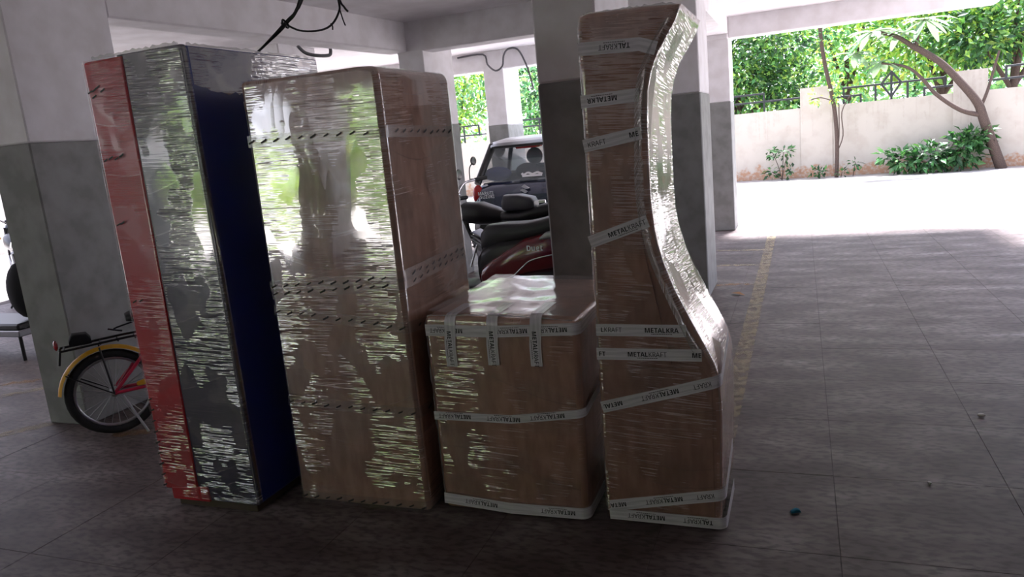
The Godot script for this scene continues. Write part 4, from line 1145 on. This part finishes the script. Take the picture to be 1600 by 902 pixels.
	part("engine", body([[-0.15, 0.15, 0.3, 0.12], [0.05, 0.12, 0.34, 0.16], [0.3, 0.14, 0.3, 0.12]], 0.7), M.black, t)
	pipe(t, "exhaust", [Vector3(0.3, 0.18, -0.15), Vector3(0.0, 0.2, -0.18), Vector3(-0.32, 0.28, -0.19)], [0.02, 0.03, 0.04, 0.05, 0.055, 0.055, 0.055, 0.05, 0.045], M.alu)
	pipe(t, "kick_lever", [Vector3(0.64, 0.62, -0.13), Vector3(0.70, 0.44, -0.17)], 0.010, M.chrome)
	# name on the flank that faces the viewer (local -z after the turn)
	for s in [-1.0, 1.0]:
		write(t, "Duet", Vector3(0.10, 0.585, s * 0.2165), Vector3(s, 0.0, 0), Vector3(0, 0.0, s), 0.062, true, M.silver)
	return t
func car() -> void:
	var t := thing("hatchback_car", "dark blue hatchback parked nose-in behind the scooter", "car", Vector3(-3.15, 0, -8.66), PI / 2)
	part("body_shell", body([[0.0, 0.42, 0.80, 0.60], [0.04, 0.30, 0.90, 0.70], [0.12, 0.24, 0.97, 0.735], [0.6, 0.20, 0.98, 0.745], [1.6, 0.18, 0.97, 0.745], [2.5, 0.19, 0.95, 0.74], [3.1, 0.22, 0.86, 0.70], [3.35, 0.26, 0.78, 0.64], [3.45, 0.32, 0.70, 0.5]], 0.38), M.carblue, t)
	# cabin: pillars, roof, panes
	var B := [Vector3(0.10, 0.96, 0.66), Vector3(1.25, 0.96, 0.69), Vector3(2.62, 0.94, 0.64)]
	var T := [Vector3(0.40, 1.42, 0.53), Vector3(1.20, 1.47, 0.56), Vector3(1.86, 1.44, 0.53)]
	for s in [1.0, -1.0]:
		var fl := Vector3(1, 1, s)
		for k in 3:
			var g := Geo.new()
			g.tube([B[k] * fl, T[k] * fl], 0.045 if k == 0 else 0.032, 8)
			part("pillar", g, M.black if k != 2 else M.carblue, t)
		for k in 2:
			var g := Geo.new()
			g.flat([B[k] * fl, B[k + 1] * fl, T[k + 1] * fl, T[k] * fl], Vector3(0, 0, s))
			part("side_window", g, M.glass, t)
		pipe(t, "roof_rail", [T[0] * fl, T[1] * fl, T[2] * fl], 0.035, M.carroof)
		part("tail_lamp", ell(Vector3(0.09, 0.82, s * 0.655), Vector3(0.07, 0.13, 0.075)), M.lensred, t)
		part("seat_back", body([[1.42, 0.6, 1.10, 0.20], [1.50, 0.6, 1.12, 0.22], [1.56, 0.6, 1.08, 0.19]], 0.5), M.cloth, t).position = Vector3(0, 0, s * 0.34)
		part("headrest", ell(Vector3(1.46, 1.22, s * 0.34), Vector3(0.06, 0.12, 0.12)), M.cloth, t)
		wheel(t, Vector3(0.72, 0.28, s * 0.66), 0.28, 0.085, 5, M.tyre, M.alu, 0.06)
		wheel(t, Vector3(2.85, 0.28, s * 0.66), 0.28, 0.085, 5, M.tyre, M.alu, 0.06)
		var mir := part("door_mirror", ell(Vector3(2.25, 1.0, s * 0.80), Vector3(0.06, 0.07, 0.09)), M.carblue, t)
	var gl := Geo.new()
	gl.flat([B[0], T[0], T[0] * Vector3(1, 1, -1), B[0] * Vector3(1, 1, -1)], Vector3(-1, 0.5, 0))
	var rw := part("rear_window", gl, M.glass, t)
	gl = Geo.new()
	gl.flat([B[2], T[2], T[2] * Vector3(1, 1, -1), B[2] * Vector3(1, 1, -1)], Vector3(1, 0.5, 0))
	part("windscreen", gl, M.glass, t)
	part("roof", body([[0.33, 1.405, 1.43, 0.50], [0.42, 1.40, 1.47, 0.545], [1.1, 1.43, 1.505, 0.57], [1.75, 1.42, 1.475, 0.55], [1.90, 1.42, 1.44, 0.50]], 0.4), M.carroof, t)
	part("spoiler", body([[0.20, 1.375, 1.405, 0.47], [0.30, 1.37, 1.435, 0.52], [0.42, 1.38, 1.45, 0.53]], 0.4), M.black, t)
	part("high_brake_lamp", body([[0.245, 1.35, 1.385, 0.16], [0.30, 1.355, 1.39, 0.17]], 0.3), M.lensred, t)
	part("rear_bench", body([[0.52, 0.6, 1.05, 0.58], [0.60, 0.6, 1.08, 0.60], [0.68, 0.6, 1.03, 0.58]], 0.35), M.cloth, t)
	part("parcel_shelf", body([[0.14, 0.93, 0.965, 0.6], [0.5, 0.93, 0.965, 0.6]], 0.3), M.cloth, t)
	part("bumper", body([[-0.05, 0.34, 0.52, 0.62], [0.0, 0.28, 0.56, 0.72], [0.12, 0.26, 0.56, 0.745]], 0.4), M.black, t)
	var hd := Geo.new()
	hd.box(Vector3(0.006, 0.70, 0.0), Vector3(0.03, 0.05, 0.52), 0.01)
	part("chrome_handle", hd, M.chrome, t)
	# rear badge: an angular S of two interlocked strokes
	var bd := Geo.new()
	var S := 0.052
	for q in [[Vector2(-1.0, 0.15), Vector2(0.1, 1.0), Vector2(0.62, 0.62), Vector2(-0.15, 0.05), Vector2(-0.55, 0.0)], [Vector2(1.0, -0.15), Vector2(-0.1, -1.0), Vector2(-0.62, -0.62), Vector2(0.15, -0.05), Vector2(0.55, 0.0)]]:
		var f := []; var bk := []
		for p in q:
			f.append(Vector3(-0.012, 0.865 + p.y * S, -p.x * S * 1.1)); bk.append(Vector3(0.03, 0.865 + p.y * S, -p.x * S * 1.1))
		var pv := PackedVector2Array(q)
		var ti := Geometry2D.triangulate_polygon(pv)
		for k in range(0, ti.size(), 3): bd.flat([f[ti[k]], f[ti[k + 1]], f[ti[k + 2]]], Vector3(-1, 0, 0))
		for k in f.size():
			var n2: int = (k + 1) % f.size()
			bd.flat([f[k], f[n2], bk[n2], bk[k]], f[k] - Vector3(f[k].x, 0.865, 0))
	part("badge", bd, M.silver, t)
	write(t, "MARUTI", Vector3(-0.002, 0.845, -0.52), Vector3(0, 0, 1), Vector3(-1, 0, 0), 0.055, true, M.silver)
	write(t, "SUZUKI", Vector3(-0.002, 0.800, -0.50), Vector3(0, 0, 1), Vector3(-1, 0, 0), 0.055, true, M.silver)
	# pale sticker low on the rear window
	var n := Vector3(-0.46, 0.30, 0).normalized()
	var o := Vector3(0.128, 1.025, 0.05) + n * 0.003
	var st := Geo.new()
	var up := Vector3(0.30, 0.46, 0).normalized()
	for q in [[-0.12, 0.03, -0.10, 0.0], [-0.10, 0.0, -0.04, 0.035], [-0.04, 0.035, 0.02, 0.005], [0.02, 0.005, 0.08, 0.03], [0.08, 0.03, 0.15, 0.0], [-0.11, -0.012, 0.15, -0.012]]:
		st.ribbon([o + up * q[1] + Vector3(0, 0, q[0]), o + up * q[3] + Vector3(0, 0, q[2])], [n, n], 0.028, 0.001)
	part("sticker", st, M.sticker, rw)
	tag(part("seat_cushion", ell(Vector3(-3.60, 1.06, -8.94), Vector3(0.19, 0.09, 0.10)), M.cushion, self), "blue cushion on the parcel shelf of the hatchback", "cushion")
	var hp := part("rounded_bag", ell(Vector3(-3.21, 1.07, -8.98), Vector3(0.15, 0.10, 0.1)), M.cloth, self)
	tag(hp, "black soft bag on the parcel shelf of the hatchback", "bag")
func bicycle() -> void:
	var t := thing("bicycle", "child's bicycle with pink frame and yellow mudguards", "bicycle", Vector3(-3.73, 0, -3.03), 0.9)
	var R := 0.25
	wheel(t, Vector3(0, R, 0), R, 0.024, 28, M.tyre, M.spoke, 0.022)
	wheel(t, Vector3(0.86, R, 0), R, 0.024, 28, M.tyre, M.spoke, 0.022)
	var bb := Vector3(0.36, 0.25, 0); var st := Vector3(0.24, 0.56, 0); var hd := Vector3(0.68, 0.60, 0); var hb := Vector3(0.72, 0.44, 0)
	pipe(t, "seat_tube", [bb, st], 0.016, M.pink)
	pipe(t, "down_tube", [bb, hb], 0.018, M.pink)
	pipe(t, "top_tube", [bb.lerp(st, 0.55), hb.lerp(hd, 0.5)], 0.015, M.pink)
	pipe(t, "head_tube", [hb, hd], 0.019, M.pink)
	for s in [-1.0, 1.0]:
		pipe(t, "chain_stay", [Vector3(0, R, s * 0.055), bb + Vector3(0, 0, s * 0.03)], 0.010, M.pink)
		pipe(t, "seat_stay", [Vector3(0, R, s * 0.055), bb.lerp(st, 0.85) + Vector3(0, 0, s * 0.02)], 0.010, M.pink)
		pipe(t, "fork_blade", [Vector3(0.86, R, s * 0.045), Vector3(0.74, 0.42, s * 0.045), hb], 0.011, M.pink)
		pipe(t, "carrier_strut", [Vector3(0, R, s * 0.065), Vector3(-0.03, 0.53, s * 0.06)], 0.005, M.black)
		pipe(t, "carrier_rail", [Vector3(-0.22, 0.545, s * 0.055), Vector3(0.2, 0.56, s * 0.055), Vector3(0.25, 0.53, s * 0.02)], 0.007, M.black)
		pipe(t, "carrier_drop", [Vector3(-0.22, 0.545, s * 0.055), Vector3(-0.235, 0.47, s * 0.055)], 0.007, M.black)
		pipe(t, "handlebar", [Vector3(0.66, 0.66, 0), Vector3(0.66, 0.74, s * 0.12), Vector3(0.6, 0.76, s * 0.25)], 0.011, M.chrome)
		pipe(t, "grip", [Vector3(0.61, 0.76, s * 0.23), Vector3(0.52, 0.76, s * 0.29)], 0.016, M.rubber)
		pipe(t, "crank", [bb + Vector3(0, 0, s * 0.06), bb + Vector3(s * 0.05, -s * 0.12, s * 0.07)], 0.009, M.chrome)
		var pd := Geo.new()
		pd.box(bb + Vector3(s * 0.05, -s * 0.12, s * 0.12), Vector3(0.08, 0.02, 0.07), 0.004)
		part("pedal", pd, M.rubber, t)
	for k in 5:
		pipe(t, "carrier_bar", [Vector3(-0.2 + k * 0.09, 0.548, -0.055), Vector3(-0.2 + k * 0.09, 0.548, 0.055)], 0.005, M.black)
	pipe(t, "steerer", [hd, Vector3(0.66, 0.67, 0)], 0.013, M.chrome)
	pipe(t, "seat_post", [st, Vector3(0.225, 0.64, 0)], 0.012, M.chrome)
	part("saddle", body([[0.13, 0.645, 0.685, 0.06], [0.17, 0.635, 0.70, 0.09], [0.25, 0.64, 0.69, 0.08], [0.34, 0.65, 0.685, 0.035], [0.39, 0.65, 0.68, 0.02]], 0.7), M.seat, t)
	pipe(t, "saddle_spring", [Vector3(0.16, 0.64, 0.05), Vector3(0.06, 0.62, 0.055), Vector3(0.10, 0.60, 0.05), Vector3(0.03, 0.625, 0.055)], 0.005, M.black)
	pipe(t, "kickstand", [Vector3(0.04, 0.23, 0.06), Vector3(0.13, 0.01, 0.15)], 0.007, M.alu)
	pipe(t, "mudguard_stay", [Vector3(0, R, 0.06), Vector3(-0.22, 0.40, 0.03)], 0.004, M.black)
	pipe(t, "mudguard_stay", [Vector3(0, R, -0.06), Vector3(-0.22, 0.40, -0.03)], 0.004, M.black)
	var ch := Geo.new()
	ch.profile(round_poly([Vector2(0.12, 0.265), Vector2(0.36, 0.27), Vector2(0.43, 0.23), Vector2(0.41, 0.31), Vector2(0.34, 0.33), Vector2(0.12, 0.29)], [0.01, 0.02, 0.01, 0.02, 0.02, 0.01]), 0.052, 0.058, 0.002)
	part("chain_guard", ch, M.yellow, t)
	for w in [[0.0, 0.55, 3.0], [0.86, 0.35, 2.3]]:
		var g := Geo.new()
		var rings := []
		for k in 17:
			var a := lerpf(w[1], w[2], k / 16.0)
			var d := Vector3(cos(a), sin(a), 0)
			var ring := []
			for j in 7:
				var q := lerpf(-1.0, 1.0, j / 6.0)
				ring.append(Vector3(w[0], R, 0) + d * (R + 0.028 - 0.018 * q * q) + Vector3(0, 0, q * 0.033))
			rings.append(ring)
		g.loft(rings, false, false)
		part("mudguard", g, M.yellow, t)
	part("red_reflector", ell(Vector3(-0.235, 0.575, 0), Vector3(0.012, 0.03, 0.03), 8, 12), M.lensred, t)
	var bx := part("black_pouch", body([[-0.17, 0.558, 0.59, 0.045], [-0.15, 0.555, 0.625, 0.05], [-0.08, 0.555, 0.62, 0.05], [-0.06, 0.556, 0.59, 0.045]], 0.5), M.cloth, self)
	bx.transform = t.transform
	tag(bx, "small black pouch strapped on the bicycle's carrier", "pouch")
func build_vehicles() -> void:
	car()
	scooter("maroon scooter with black seat, behind the short carton", Vector3(-1.93, 0, -5.9), PI)
	motorcycle("dark motorcycle between the maroon scooter and the hatchback", Vector3(-2.17, 0, -6.75), PI, M.black)
	motorcycle("motorcycle with black tank beyond the low bench", Vector3(-8.6, 0, -6.2), 2.6, M.black)
	bicycle()
	# black bag on the motorcycle's seat
	var bg := part("handbag", body([[-2.80, 0.815, 0.90, 0.07], [-2.77, 0.80, 0.955, 0.10], [-2.62, 0.795, 0.95, 0.11], [-2.50, 0.795, 0.92, 0.10], [-2.47, 0.80, 0.88, 0.07]], 0.45), M.bag, self)
	bg.position = Vector3(0.12, 0.0, -6.75)
	tag(bg, "grey-black leatherette bag lying on the motorcycle", "bag")
	# low bench and backpack behind the left column
	var t := thing("low_bench", "low bench with black top, silver edge and black legs", "bench", Vector3(-6.75, 0, -4.45), 0.0)
	var g := Geo.new()
	g.box(Vector3(0, 0.30, 0), Vector3(1.15, 0.06, 0.42), 0.015)
	part("bench_top", g, M.seat, t)
	g = Geo.new()
	g.box(Vector3(0, 0.245, 0), Vector3(1.16, 0.055, 0.43), 0.008)
	part("silver_edge", g, M.alu, t)
	for sx in [-1.0, 1.0]:
		for sz in [-1.0, 1.0]:
			pipe(t, "leg", [Vector3(sx * 0.52, 0.22, sz * 0.17), Vector3(sx * 0.52, 0.0, sz * 0.17)], 0.015, M.black)
	var bp := part("backpack", ell(Vector3(0, 0.24, 0), Vector3(0.15, 0.25, 0.13), 14, 18), M.cloth, self)
	bp.position = Vector3(-6.28, 0.345, -4.45)
	tag(bp, "black bag slumped on the low bench", "bag")

func build_small() -> void:
	var g := Geo.new()
	g.loft([[Vector3(-0.016, 0.001, -0.006), Vector3(-0.014, 0.010, 0.0), Vector3(-0.016, 0.003, 0.008)], [Vector3(-0.002, 0.001, -0.010), Vector3(0.0, 0.016, -0.002), Vector3(-0.002, 0.004, 0.010)], [Vector3(0.014, 0.001, -0.006), Vector3(0.012, 0.012, 0.0), Vector3(0.016, 0.002, 0.007)]])
	var o := part("crumpled_wrapper", g, M.wrapper, self)
	o.position = Vector3(-0.044, 0.002, -2.739); o.rotation.y = 0.4; o.scale = Vector3(1.2, 1.2, 1.2)
	tag(o, "small crumpled blue foil wrapper on the floor", "litter")
	for q in [[0.754, -3.804, 1.0, "white pebble lying near a slab joint"], [0.44, -3.06, 0.6, "tiny pale crumb on the floor slabs"], [0.60, -2.36, 0.5, "tiny pale chip low on the floor slabs"]]:
		var p := part("pebble", ell(Vector3(0, 0.009, 0), Vector3(0.017, 0.009, 0.012), 6, 8), M.pebble, self)
		p.position = Vector3(q[0], 0.001, q[1]); p.scale = Vector3.ONE * q[2]; p.rotation.y = q[0] * 4.0
		tag(p, q[3], "pebble")
	var dl := part("dry_leaf", LEAF, M.dryleaf, self)
	dl.position = Vector3(-0.58, 0.012, -6.48); dl.scale = Vector3(0.16, 0.12, 0.13); dl.rotation.y = 1.2
	tag(dl, "curled dry leaf at the foot of the middle column", "leaf")

# ------------------------------------------------------------------ plants
func big_leaf(parent: Node, base: Vector3, dir: Vector3, L: float, W: float) -> void:
	var up := Vector3.UP
	var side := dir.cross(up).normalized()
	var g := Geo.new()
	var rings := []
	for k in 7:
		var t := k / 6.0
		var w := W * pow(sin(PI * clampf(0.06 + 0.88 * pow(t, 1.25), 0, 1)), 0.8)
		var c := base + dir * L * t + Vector3(0, -0.30 * L * t * t, 0)
		rings.append([c - side * w + up * w * 0.25, c, c + side * w + up * w * 0.25])
	for k in 6:
		for j in 2:
			g.flat([rings[k][j], rings[k][j + 1], rings[k + 1][j + 1], rings[k + 1][j]], up + side * 0.01)
	part("leaf", g, M.bigleaf, parent)
func shrub(called: String, label: String, at: Vector3, stems: Array, blobs: Array, size: float, palette: Array) -> void:
	var t := thing(called, label, "plant", at)
	for s in stems:
		var g := Geo.new()
		g.tube(smooth_path([Vector3.ZERO, s * Vector3(0.4, 0.5, 0.4), s]), 0.008, 5)
		part("stem", g, M.bark, t)
	foliage(t, blobs, size, palette, 0.8)
func build_plants() -> void:
	var dark := [c8(44, 84, 44), c8(60, 104, 56), c8(84, 128, 74), c8(36, 70, 42)]
	var mid := [c8(84, 136, 62), c8(112, 158, 74), c8(66, 118, 62), c8(146, 178, 82)]
	var lime := [c8(150, 190, 70), c8(182, 206, 90), c8(120, 168, 70), c8(206, 212, 110), c8(96, 150, 90)]
	var aqua := [c8(150, 196, 150), c8(120, 178, 134), c8(180, 208, 140), c8(96, 150, 110)]
	# leaning frangipani in front of the wall
	var t := thing("frangipani_tree", "leaning tree with bare bent trunk and rosettes of long leaves", "tree", Vector3(3.76, 0, -17.80))
	var O := Vector3(3.76, 0, -17.80)
	var g := Geo.new()
	var tp := smooth_path([Vector3(0, -0.02, 0), Vector3(-0.16, 0.45, 0.02), Vector3(-0.34, 1.0, 0.02), Vector3(-0.46, 1.35, 0.02), Vector3(-0.78, 1.80, 0.0), Vector3(-1.14, 2.22, 0.0), Vector3(-1.64, 2.60, 0.0)], 4)
	var rad := []
	for k in tp.size(): rad.append(lerpf(0.105, 0.06, k / float(tp.size() - 1)))
	g.tube(tp, rad, 10)
	part("trunk", g, M.bark, t)
	var br := func(pts: Array, r0: float, r1: float) -> void:
		var gg := Geo.new()
		var pp := smooth_path(pts, 4)
		var rr := []
		for k in pp.size(): rr.append(lerpf(r0, r1, k / float(pp.size() - 1)))
		gg.tube(pp, rr, 8)
		part("branch", gg, M.bark, t)
	br.call([Vector3(-0.36, 1.08, 0.03), Vector3(-0.75, 1.22, 0.05), Vector3(-1.20, 1.58, 0.1), Vector3(-1.46, 1.92, 0.12), Vector3(-1.75, 2.18, 0.15), Vector3(-2.2, 2.3, 0.2)], 0.05, 0.022)
	br.call([Vector3(-0.40, 1.22, 0.0), Vector3(-0.28, 1.55, -0.02), Vector3(-0.18, 1.95, -0.03), Vector3(-0.1, 2.3, 0.0)], 0.035, 0.02)
	br.call([Vector3(-1.62, 2.58, 0.0), Vector3(-1.95, 2.82, 0.05), Vector3(-2.36, 2.95, 0.1)], 0.05, 0.03)
	br.call([Vector3(-1.55, 2.54, 0.0), Vector3(-1.52, 2.85, 0.05), Vector3(-1.4, 3.08, 0.05)], 0.04, 0.028)
	for r in [[Vector3(-2.36, 2.95, 0.1), 13, 0.58], [Vector3(-1.85, 2.86, 0.1), 10, 0.50], [Vector3(-1.4, 3.06, 0.05), 12, 0.55], [Vector3(-2.2, 2.32, 0.2), 10, 0.42], [Vector3(-2.7, 2.55, 0.15), 8, 0.42]]:
		for k in r[1]:
			var a: float = TAU * k / r[1] + rng.randf_range(-0.2, 0.2)
			big_leaf(t, r[0], Vector3(cos(a), rng.randf_range(-0.55, 0.35), sin(a)).normalized(), r[2] * rng.randf_range(0.8, 1.15), 0.075)
	# thin sapling on the wall
	var s := thing("sapling", "thin bare sapling climbing the pier of the boundary wall", "tree", Vector3(0.715, 0, -18.22))
	g = Geo.new()
	g.tube(smooth_path([Vector3(0, 0, 0), Vector3(0.02, 0.6, 0), Vector3(0.0, 1.2, 0.02), Vector3(-0.06, 1.7, 0.03), Vector3(-0.2, 2.4, 0.03), Vector3(-0.28, 3.0, 0.0), Vector3(-0.3, 3.6, 0.0)], 4), 0.042, 8)
	part("trunk", g, M.bark, s)
	for q in [[Vector3(0.02, 0.55, 0), Vector3(0.14, 0.9, 0.03), Vector3(0.12, 1.4, 0.03), Vector3(0.3, 1.75, 0.03)], [Vector3(0.02, 0.5, 0), Vector3(0.06, 0.9, 0.05), Vector3(0.06, 1.6, 0.05)], [Vector3(-0.05, 1.65, 0.02), Vector3(-0.3, 1.75, 0.05), Vector3(-0.5, 1.72, 0.05)]]:
		g = Geo.new(); g.tube(smooth_path(q, 4), 0.012, 6); part("branch", g, M.bark, s)
	foliage(s, [[Vector3(0.0, 1.9, 0.05), Vector3(0.18, 0.4, 0.12), 60], [Vector3(-0.2, 2.7, 0.05), Vector3(0.3, 0.5, 0.2), 90], [Vector3(-0.4, 1.75, 0.05), Vector3(0.15, 0.15, 0.1), 20]], 0.10, lime)
	# low growth at the wall's foot
	shrub("bushy_shrub", "bushy green shrub at the foot of the wall beside the leaning tree", Vector3(2.7, 0, -17.85), [Vector3(-0.7, 0.4, 0), Vector3(-0.2, 0.7, 0), Vector3(0.3, 0.75, 0.05), Vector3(0.6, 0.7, 0)], [[Vector3(-0.7, 0.32, 0), Vector3(0.32, 0.22, 0.22), 150], [Vector3(-0.2, 0.30, 0.05), Vector3(0.42, 0.32, 0.28), 260], [Vector3(0.35, 0.42, 0.05), Vector3(0.40, 0.40, 0.25), 280], [Vector3(0.65, 0.65, 0), Vector3(0.28, 0.2, 0.2), 150], [Vector3(-1.05, 0.42, 0), Vector3(0.12, 0.2, 0.1), 24]], 0.17, dark + [c8(72, 120, 70)])
	shrub("weed", "spindly weed with few drooping leaves at the wall's foot", Vector3(-0.42, 0, -18.42), [Vector3(-0.2, 0.65, 0), Vector3(0.05, 0.72, 0), Vector3(0.15, 0.65, 0.05), Vector3(-0.22, 0.2, 0)], [[Vector3(-0.2, 0.62, 0), Vector3(0.12, 0.12, 0.08), 26], [Vector3(0.07, 0.62, 0.03), Vector3(0.2, 0.14, 0.1), 38], [Vector3(-0.22, 0.2, 0), Vector3(0.14, 0.12, 0.08), 26], [Vector3(0.12, 0.2, 0), Vector3(0.16, 0.16, 0.08), 26]], 0.13, dark)
	shrub("weed", "low weed clump beside the thin sapling's left", Vector3(0.38, 0, -18.28), [Vector3(-0.05, 0.15, 0)], [[Vector3(-0.02, 0.14, 0), Vector3(0.20, 0.12, 0.1), 44]], 0.11, dark)
	shrub("weed", "single small weed right of the thin sapling", Vector3(1.05, 0, -18.2), [Vector3(0.05, 0.3, 0)], [[Vector3(0.05, 0.28, 0), Vector3(0.13, 0.1, 0.08), 24]], 0.11, dark)
	shrub("weed", "tiny weed at the root of the thin sapling", Vector3(0.80, 0, -18.12), [Vector3(0.03, 0.12, 0)], [[Vector3(0.03, 0.11, 0), Vector3(0.10, 0.1, 0.08), 18]], 0.10, dark)
	# trees beyond the wall
	tree("dense_tree", "dense dark green tree behind the wall next to the far column", Vector3(-1.6, 0, -21.0), 0.14, [[Vector3(-0.2, 2.6, 0.6), Vector3(1.6, 1.1, 1.0), 2600], [Vector3(0.9, 3.4, 0.6), Vector3(1.3, 1.0, 0.9), 2000], [Vector3(-1.0, 4.2, 0.3), Vector3(1.7, 1.3, 1.0), 2200], [Vector3(1.2, 2.2, 0.4), Vector3(0.9, 0.7, 0.7), 1200]], 0.15, dark + mid)
	tree("dense_tree", "pale leafy tree behind the thin sapling", Vector3(1.2, 0, -22.5), 0.12, [[Vector3(0.0, 2.6, 0), Vector3(1.5, 1.0, 0.8), 1500], [Vector3(0.6, 4.4, 0), Vector3(2.0, 1.5, 1.0), 2000], [Vector3(-0.8, 4.2, 0.2), Vector3(1.3, 1.4, 1.0), 1300]], 0.15, aqua + lime)
	tree("dense_tree", "yellow-green tree behind the railing diamond", Vector3(3.2, 0, -21.8), 0.13, [[Vector3(-0.4, 3.0, 0.5), Vector3(1.5, 1.1, 0.9), 1700], [Vector3(0.8, 2.7, 0.6), Vector3(1.0, 0.7, 0.6), 1000], [Vector3(0.2, 4.4, 0), Vector3(2.0, 1.3, 1.0), 1900]], 0.17, lime + mid)
	tree("dense_tree", "mid green tree behind the right pier of the wall", Vector3(4.4, 0, -20.6), 0.12, [[Vector3(-0.6, 2.8, 0.3), Vector3(1.1, 0.7, 0.7), 1100], [Vector3(0.2, 3.6, 0), Vector3(1.4, 0.9, 0.8), 1100], [Vector3(1.6, 3.9, 0), Vector3(1.3, 1.0, 0.8), 800]], 0.18, mid + dark)
	tree("dense_tree", "sparse tree with pale gaps right of the piers", Vector3(6.8, 0, -22.5), 0.13, [[Vector3(-0.6, 3.0, 0), Vector3(1.6, 1.2, 0.8), 700], [Vector3(0.4, 4.6, 0), Vector3(2.2, 1.4, 1.0), 1100], [Vector3(-0.2, 1.9, 0.5), Vector3(1.6, 0.7, 0.6), 700]], 0.18, aqua + mid)
	tree("dense_tree", "bright green tree behind the wall left of the hatchback", Vector3(-10.4, 0, -22.6), 0.14, [[Vector3(-0.6, 2.6, 0.5), Vector3(1.9, 1.3, 1.0), 2200], [Vector3(0.8, 3.8, 0.4), Vector3(1.8, 1.4, 1.0), 1900]], 0.18, lime + aqua)
	tree("dense_tree", "grey-green tree behind the wall above the hatchback's roof", Vector3(-7.0, 0, -22.4), 0.14, [[Vector3(-0.4, 2.8, 0.5), Vector3(1.5, 1.5, 1.0), 1500], [Vector3(1.0, 3.6, 0.4), Vector3(1.8, 1.5, 1.0), 1500]], 0.18, aqua + dark)
	tree("dense_tree", "leafy tree behind the wall hidden by the middle columns", Vector3(-4.2, 0, -22.4), 0.14, [[Vector3(-0.2, 3.0, 0.5), Vector3(1.7, 1.6, 1.0), 1500]], 0.2, mid)
	for q in [[-9.0, "pale hedge far behind the hatchback's railing"], [-4.5, "pale hedge far behind the middle columns"], [-0.5, "pale hedge far behind the dense dark tree"], [3.2, "pale hedge far behind the railing diamond"], [7.0, "pale hedge far behind the sparse right tree"]]:
		tree("garden_hedge", q[1], Vector3(q[0], 0, -26.0), 0.1, [[Vector3(-1.2, 1.6, 0), Vector3(1.7, 1.7, 0.8), 1100], [Vector3(1.2, 1.7, 0), Vector3(1.7, 1.8, 0.8), 1100], [Vector3(0.0, 3.6, 0), Vector3(2.4, 1.6, 0.8), 1100]], 0.24, aqua + [c8(170, 204, 150)], "hedges far behind the boundary wall")
	# garden behind the viewer, seen in the film
	for q in [[-8.0, 11.0], [-10.9, 11.6], [-15.6, 10.6]]:
		tree("garden_tree", ["broad garden tree in line with the rear column's opening", "garden tree standing between two others by the rear compound wall", "garden tree near the corner of the left compound wall"][[-8.0, -10.9, -15.6].find(q[0])], Vector3(q[0], 0, q[1]), 0.14, [[Vector3(0.2, 2.6, 0), Vector3(1.3, 1.3, 1.1), 900], [Vector3(-0.4, 4.0, 0.2), Vector3(1.5, 1.2, 1.2), 700]], 0.26, lime + mid, "garden trees behind the viewer")
	for q in [[-7.5, "low hedge by the rear compound wall, next to the rear wall"], [-11.0, "low hedge by the rear compound wall, between the garden trees"], [-14.5, "low hedge by the rear compound wall, towards its corner"]]:
		tree("garden_hedge", q[1], Vector3(q[0], 0, 12.2), 0.06, [[Vector3(-1.0, 0.9, 0), Vector3(1.2, 0.9, 0.6), 520], [Vector3(1.0, 1.0, 0), Vector3(1.2, 1.0, 0.6), 520]], 0.22, lime, "hedges by the rear compound wall")
